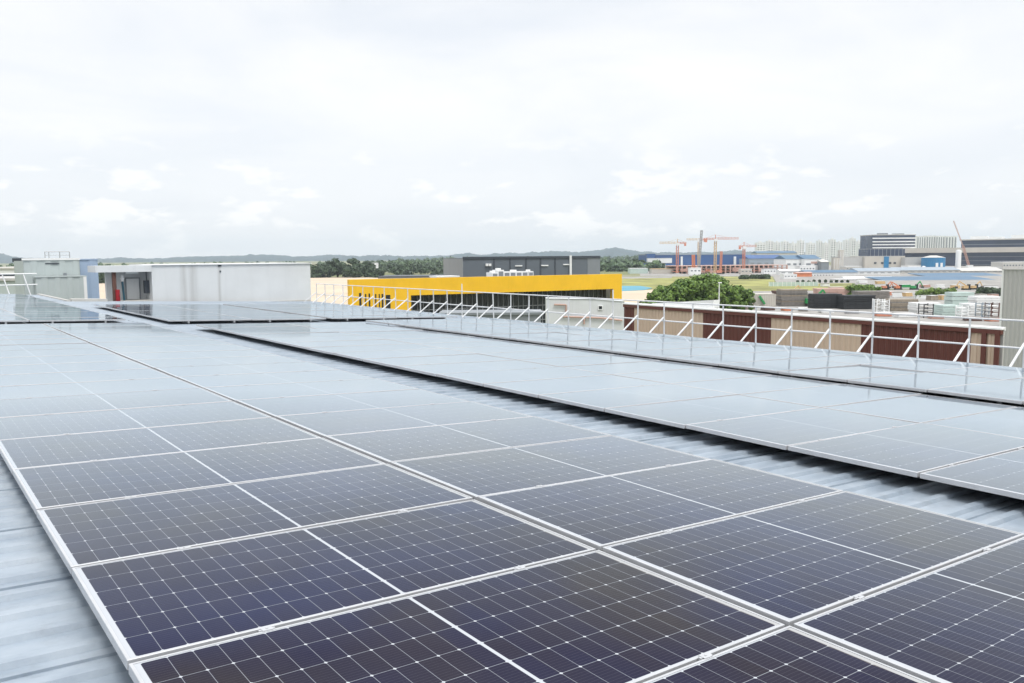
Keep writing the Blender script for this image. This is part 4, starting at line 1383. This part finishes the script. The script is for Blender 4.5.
def on_roof(o, x, y, h=0.0, rx=0.0, ry=0.0):
    o.location = roof_pt(x, y, h)
    o.rotation_euler = (rx, TILT + ry, 0)
    return o


bld = tag(on_roof(empty('metal_roofed_factory', (0, 0, 0)), 0, 0), 'factory with the pale blue ribbed metal roof that carries every solar panel', 'factory')
XE0, XE1, Y0, Y1, Y2, XEXT = -7.0, 15.45, -7.0, 34.3, 42.2, 5.1
LAP = 0.94


def roof_profile(ya, yb_):
    pts = []
    k0 = int(math.floor((ya - .385) / LAP)) - 1
    y = .385 + k0 * LAP
    while y < yb_ + LAP:
        pts += [(y - .012, .0), (y - .010, -.004), (y + .004, -.004), (y + .006, .007)]        # sheet lap
        for q in range(4):
            b = y + q * LAP / 4
            pts += [(b + .080, 0), (b + .094, .023), (b + .146, .023), (b + .160, 0)]
        y += LAP
    return sorted(p for p in pts if ya <= p[0] <= yb_)


def roof_sheet(x0, x1, ya, yb_):
    pr = roof_profile(ya, yb_)
    mb = MB()
    for (a, za), (b, zb_) in zip(pr, pr[1:]):
        mb.quad((x0, a, RZ - .023 + za), (x1, a, RZ - .023 + za), (x1, b, RZ - .023 + zb_), (x0, b, RZ - .023 + zb_))
        mb.quad((x1, a, RZ - .023 + za), (x1, a, RZ - .06), (x1, b, RZ - .06), (x1, b, RZ - .023 + zb_))
    mb.quad((x0, ya, RZ - .06), (x0, yb_, RZ - .06), (x1, yb_, RZ - .06), (x1, ya, RZ - .06))
    return mb


roof_sheet(XE0, XE1, Y0, Y1).build('roof_sheet', M['roof'], bld)
roof_sheet(XE0, XEXT, Y1 + .01, Y2).build('roof_sheet', M['roof'], bld)
mb = MB(); mb.box(XE0 + .2, XE1 - .25, Y0 + .2, Y1 - .1, -15.6, RZ - .07); mb.box(XE0 + .2, XEXT - .2, Y1 - .09, Y2 - .1, -15.6, RZ - .07)
mb.build('wall', M['grey_clad'], bld)
mb = MB(); mb.box(XE1 - .02, XE1 + .16, Y0, Y1, RZ - .25, RZ - .09); mb.build('gutter', M['white_clad'], bld)
mb = MB(); mb.box(5.2, 6.5, Y1 - .4, Y1 + .12, RZ - .02, RZ + .10); mb.box(XEXT - .06, XEXT + .06, Y1 - .4, Y2, RZ - .06, RZ + .05); mb.build('parapet', M['pale_concrete'], bld)
sc_ = MB()
yy = Y0 + .3
while yy < Y1:
    k = .385 + math.floor((yy - .385) / LAP) * LAP
    for q in range(4):
        b = k + q * LAP / 4 + .121
        for xx in (-1.2, 4.46 + .05 * (q % 2), 14.3):
            if (q + int(round(yy / LAP))) % 2 == 0:
                sc_.tube((xx, b, RZ), (xx, b, RZ + .012), .009, seg=6)
                sc_.tube((xx, b, RZ), (xx, b, RZ + .003), .015, seg=10)
    yy += LAP
tag(sc_.build('roof_screw', M['steel_dark'], bld), kind='stuff')

# ------------------------------------------------------------------ solar modules
PL, PW, PIT = 2.10, 1.04, 1.06
FW, FD = .011, .035


def frame_mesh():
    mb = MB()
    o = [(0, 0), (PL, 0), (PL, PW), (0, PW)]
    i_ = [(FW, FW), (PL - FW, FW), (PL - FW, PW - FW), (FW, PW - FW)]
    c_ = .0015
    oc = [(c_, c_), (PL - c_, c_), (PL - c_, PW - c_), (c_, PW - c_)]
    for k in range(4):
        n = (k + 1) % 4
        mb.quad((*o[k], -FD), (*o[n], -FD), (*o[n], -c_), (*o[k], -c_))
        mb.quad((*o[k], -c_), (*o[n], -c_), (*oc[n], 0), (*oc[k], 0))
        mb.quad((*oc[k], 0), (*oc[n], 0), (*i_[n], 0), (*i_[k], 0))
        mb.quad((*i_[k], 0), (*i_[n], 0), (*i_[n], -.006), (*i_[k], -.006))
        mb.quad((*i_[k], -FD), (*i_[n], -FD), (*o[n], -FD), (*o[k], -FD))
        mb.quad((*i_[n], -FD), (*i_[k], -FD), (*i_[k], -.007), (*i_[n], -.007))
    return mb.mesh('frame', M['alu'])


def glass_mesh():
    mb = MB()
    mb.box(FW + .0005, PL - FW - .0005, FW + .0005, PW - FW - .0005, -.0065, -.0018)
    return mb.mesh('glass', M['glass_cells'])


def clamp_mesh():
    mb = MB()
    mb.box(-.02, .02, -.015, .015, .0005, .0025)
    mb.box(-.03, .03, -.006, .006, -.035, .0005)
    mb.tube((0, 0, .0025), (0, 0, .005), .005, seg=6)
    return mb.mesh('mid_clamp', M['alu'])


ME_F, ME_G, ME_C = frame_mesh(), glass_mesh(), clamp_mesh()
proto = empty('solar_panel', (0, 0, 0))
ORD = ['first', 'second', 'third', 'fourth', 'fifth', 'sixth', 'seventh', 'eighth', 'ninth', 'tenth', 'eleventh', 'twelfth', 'thirteenth', 'fourteenth',
       'fifteenth', 'sixteenth', 'seventeenth', 'eighteenth', 'nineteenth', 'twentieth', 'twenty-first', 'twenty-second']
prng = random.Random(11)
first = [True]


def panel(x, y, h, label, clamps, lean=0.0):
    if first[0]:
        o = proto
        first[0] = False
    else:
        o = proto.copy()
        col.objects.link(o)
    on_roof(o, x, y, h, prng.gauss(0, .0024), lean + prng.gauss(0, .0016))
    tag(o, label, 'solar panel', 'solar panels on the ribbed metal roof')
    for nm, me in (('frame', ME_F), ('glass', ME_G)):
        c = bpy.data.objects.new(nm, me)
        c.parent = o
        col.objects.link(c)
    if clamps:
        for cxx in (.47, 1.63):
            c = bpy.data.objects.new('mid_clamp', ME_C)
            c.parent = o
            c.location = (cxx, PW + .01, 0)
            col.objects.link(c)
    return o


# (x, first row k, rows, y phase, height, column words, block words, first visible row)
A3H = 0.045
blocks = [
    (0.0, -3, 20, 0.0, 0.0, 'left column', 'nearest block', -2),
    (2.126, -4, 21, 0.0, 0.005, 'right column', 'nearest block', -2),
    (5.10, -2, 18, -.026, 0.0, 'left column', 'middle block', -1),
    (7.22, -2, 18, -.026, 0.0, 'right column', 'middle block', 0),
    (9.44, -1, 17, -.026, A3H, 'left column', 'railing side block', 1),
    (11.56, -1, 17, -.026, A3H, 'right column', 'railing side block', 2),
]
for x, k0, n, ph, h, cw, bw_, kv in blocks:
    for k in range(k0, k0 + n):
        if k < kv:
            lab = 'panel outside the photo, %s of %s, %s before first row' % (cw, bw_, ['one', 'two', 'three', 'four'][kv - k - 1])
        else:
            lab = 'silver framed solar panel, %s row back, %s of the %s' % (ORD[k - kv], cw, bw_)
        panel(x, k * PIT + ph, h, lab, k < 8, .0085 if x == 2.126 else 0.0)
far = [
    (-.06, 19.65, 19, -0.015, 'left column', 'far left block'),
    (2.06, 19.65, 19, -0.015, 'right column', 'far left block'),
    (5.02, 18.95, 9, -0.01, 'left column', 'far block by the white wall'),
    (7.14, 18.95, 9, -0.01, 'right column', 'far block by the white wall'),
    (9.36, 18.85, 9, 0.005, 'left column', 'far block by the railing'),
    (11.48, 18.85, 9, 0.005, 'right column', 'far block by the railing'),
]
for x, ys, n, h, cw, bw_ in far:
    for k in range(n):
        panel(x, ys + k * PIT, h, 'solar panel, %s row back, %s of the %s' % (ORD[k], cw, bw_), False)


# mounting rails with feet
def rail(x, ya, yb_, h, label):
    o = on_roof(empty('mounting_rail', (0, 0, 0)), x, 0, h)
    tag(o, label, 'rail', 'mounting rails under the solar panels')
    mb = MB()
    mb.box(-.02, .02, ya, yb_, -.085, -FD - .002)
    mb.build('beam', M['alu_dark'], o)
    fm_ = MB()
    fm_.box(-.055, -.021, -.025, .025, RZ - h + .001, RZ - h + .008)
    fm_.box(-.027, -.021, -.025, .025, RZ - h + .008, -.045)
    fm_.tube((-.045, 0, RZ - h + .008), (-.045, 0, RZ - h + .02), .009, seg=6)
    me = fm_.mesh('foot', M['alu'])
    y = .385 + math.ceil((ya - .555) / LAP) * LAP + .121
    while y < yb_:
        f_ = bpy.data.objects.new('foot', me)
        f_.parent = o
        f_.location = (0, y, 0)
        col.objects.link(f_)
        y += LAP
    return o


for (x, k0, n, ph, h, cw, bw_, kv) in blocks:
    for off, side in ((.47, 'left'), (1.63, 'right')):
        rail(x + off, k0 * PIT + ph - .05, (k0 + n) * PIT + ph + .03, h, 'aluminium rail under the %s half of the %s, %s' % (side, cw, bw_))
for (x, ys, n, h, cw, bw_) in far:
    for off, side in ((.47, 'left'), (1.63, 'right')):
        rail(x + off, ys - .05, ys + n * PIT + .03, h, 'aluminium rail under the %s half of %s, %s' % (side, cw, bw_))

# ------------------------------------------------------------------ eaves railing
RX = 15.2
TOPZ, MIDZ = 0.145, -0.335
gr = tag(empty('guard_railing', (RX, 3.25, -.72)), 'white tube guard railing with slanted braces along the roof eaves', 'railing')


def tubeobj(name, segs, m, parent, off):
    mb = MB()
    for a, b, r in segs:
        mb.tube(Vector(a) - off, Vector(b) - off, r, seg=8)
    return mb.build(name, m, parent, smooth=False)


off = Vector(gr.location)
ys_ = [3.30 + .935 * k for k in range(-3, 33)]
z0_ = roof_pt(RX, 0, RZ).z
for k, y in enumerate(ys_):
    zt = TOPZ + (.26 if k in (6, 14, 22) else 0)
    jx, jy = prng.gauss(0, .006), prng.gauss(0, .012)
    mb = MB()
    mb.tube(Vector((RX, y, z0_)) - off, Vector((RX + jx, y + jy, zt)) - off, .019, seg=8)
    mb.box(-.05, .05, y - .04 - off.y, y + .04 - off.y, z0_ - off.z + .0, z0_ - off.z + .012)
    mb.build('post', M['rail_paint'], gr)
    bx_ = RX - .62
    tubeobj('brace', [((bx_, y, roof_pt(bx_, 0, RZ).z), (RX + jx, y + .01 + jy, MIDZ + .09), .022)], M['rail_paint'], gr, off)
tubeobj('top_rail', [((RX - .003, ys_[0], TOPZ), (RX - .003, ys_[-1], TOPZ), .017)], M['rail_paint'], gr, off)
tubeobj('mid_rail', [((RX - .003, ys_[0], MIDZ), (RX - .003, ys_[-1], MIDZ), .017)], M['rail_paint'], gr, off)
# railing at the far left end of the roof
g2 = tag(empty('guard_railing', (1.0, 41.2, -.2)), 'short white railing across the far left end of the roof', 'railing')
off = Vector(g2.location)
for x in [4.40 - .83 * k for k in range(10)]:
    zb_ = roof_pt(x, 0, RZ).z
    tubeobj('post', [((x + .22, 40.9, zb_), (x, 41.2, .72), .026)], M['rail_paint'], g2, off)
tubeobj('top_rail', [((-3.5, 41.17, .70), (4.95, 41.17, .70), .024)], M['white_paint'], g2, off)
tubeobj('mid_rail', [((-3.5, 41.17, .20), (4.95, 41.17, .20), .024)], M['white_paint'], g2, off)

# ------------------------------------------------------------------ white stair house with its open bay
SY = 34.45
sh = thing('stair_house', 'long white rendered stair house with an open bay at its left end', 'stair house', (11, SY, -.6))
ZT = 1.07 + .6


def shbox(name, m, *boxes):
    mb = MB()
    for x0, x1, y0, y1, z0, z1 in boxes:
        mb.box(x0 - 11, x1 - 11, y0 - SY, y1 - SY, z0 + .6, z1 + .6)
    return mb.build(name, m, sh)


shbox('wall', M['stained_wall'], (8.36, 15.45, SY, SY + 4, -14.4, 1.06))
shbox('bay_back_wall', M['white_wall'], (6.78, 8.357, SY + 1.0, SY + 1.3, -14.4, .797))
shbox('bay_post', M['rust'], (6.84, 6.98, SY + .05, SY + .2, -.5, .797))
shbox('canopy', M['white_wall'], (6.2, 8.357, SY - .05, SY + 1.6, .80, 1.065))
shbox('bay_floor', M['pale_concrete'], (6.78, 8.357, SY - .02, SY + .99, -14.4, -.40))
shbox('coping', M['white_clad'], (8.36, 15.52, SY - .06, SY + 4.05, 1.063, 1.10))
shbox('plinth', M['pale_concrete'], (8.36, 15.40, SY - .05, SY - .002, -.9, -.64))
shbox('door', M['white_wall'], (7.55, 8.05, SY + .94, SY + .998, -.38, .5))
shbox('door_frame', M['slate_light'], (7.50, 7.547, SY + .92, SY + .998, -.38, .55), (8.053, 8.10, SY + .92, SY + .998, -.38, .55), (7.547, 8.053, SY + .92, SY + .998, .503, .55))
shbox('lamp', M['white_paint'], (7.45, 7.95, SY + .5, SY + .65, .72, .795))
shbox('drain_outlet', M['slate_dark'], (11.15, 11.28, SY - .04, SY - .002, .98, 1.05), (11.20, 11.26, SY - .03, SY - .002, .72, .80))
eb = thing('electric_box', 'dark grey electric box with conduit on the right bay wall', 'electric box', (8.27, SY + .55, .12))
mb = MB(); mb.box(-.10, .08, -.1, .15, -.25, .3); mb.build('casing', M['slate_dark'], eb)
mb = MB(); mb.tube((0, 0, .3), (0, 0, .67), .02, seg=6); mb.build('conduit', M['slate_dark'], eb)
pv = thing('blue_pipe', 'dark teal standpipe with white valve in the open bay', 'pipe', (7.30, SY + .5, -.4))
mb = MB(); mb.tube((0.04, 0, 0), (0, 0, .8), .045, seg=10); mb.build('riser', mat('teal_pipe', (.03, .10, .14), .4), pv)
mb = MB(); mb.tube((0, 0, .8), (0, 0, 1.05), .06, seg=10); mb.tube((-.08, 0, .92), (.08, 0, .92), .035, seg=8); mb.build('valve', M['white_paint'], pv)
hr = thing('fire_cabinet', 'narrow red fire cabinet at the left edge of the open bay', 'fire cabinet', (7.0, SY + .0, -.4))
mb = MB(); mb.box(-.08, .08, -.02, .14, 0, .48); mb.build('casing', M['red'], hr)
mb = MB(); mb.box(-.06, .06, -.035, -.022, .03, .45); dr_ = mb.build('door', M['red'], hr)
mb = MB(); mb.box(.03, .05, -.06, -.036, .2, .27); mb.build('handle', M['steel_dark'], dr_)

# ------------------------------------------------------------------ the humid air
hz = MB()
hz.box(-9100, 9100, -9100, 9100, GZ - 2, 190)
hm = bpy.data.materials.new('humid_air')
hm.use_nodes = True
ht = hm.node_tree
ht.nodes.clear()
pv_ = N(ht, 'ShaderNodeVolumePrincipled', ins={'Density': HAZE, 'Color': (0.84, 0.94, 1.0, 1), 'Anisotropy': 0.0})
ho = N(ht, 'ShaderNodeOutputMaterial')
ht.links.new(pv_.outputs[0], ho.inputs['Volume'])
tag(hz.build('haze', hm), kind='stuff')
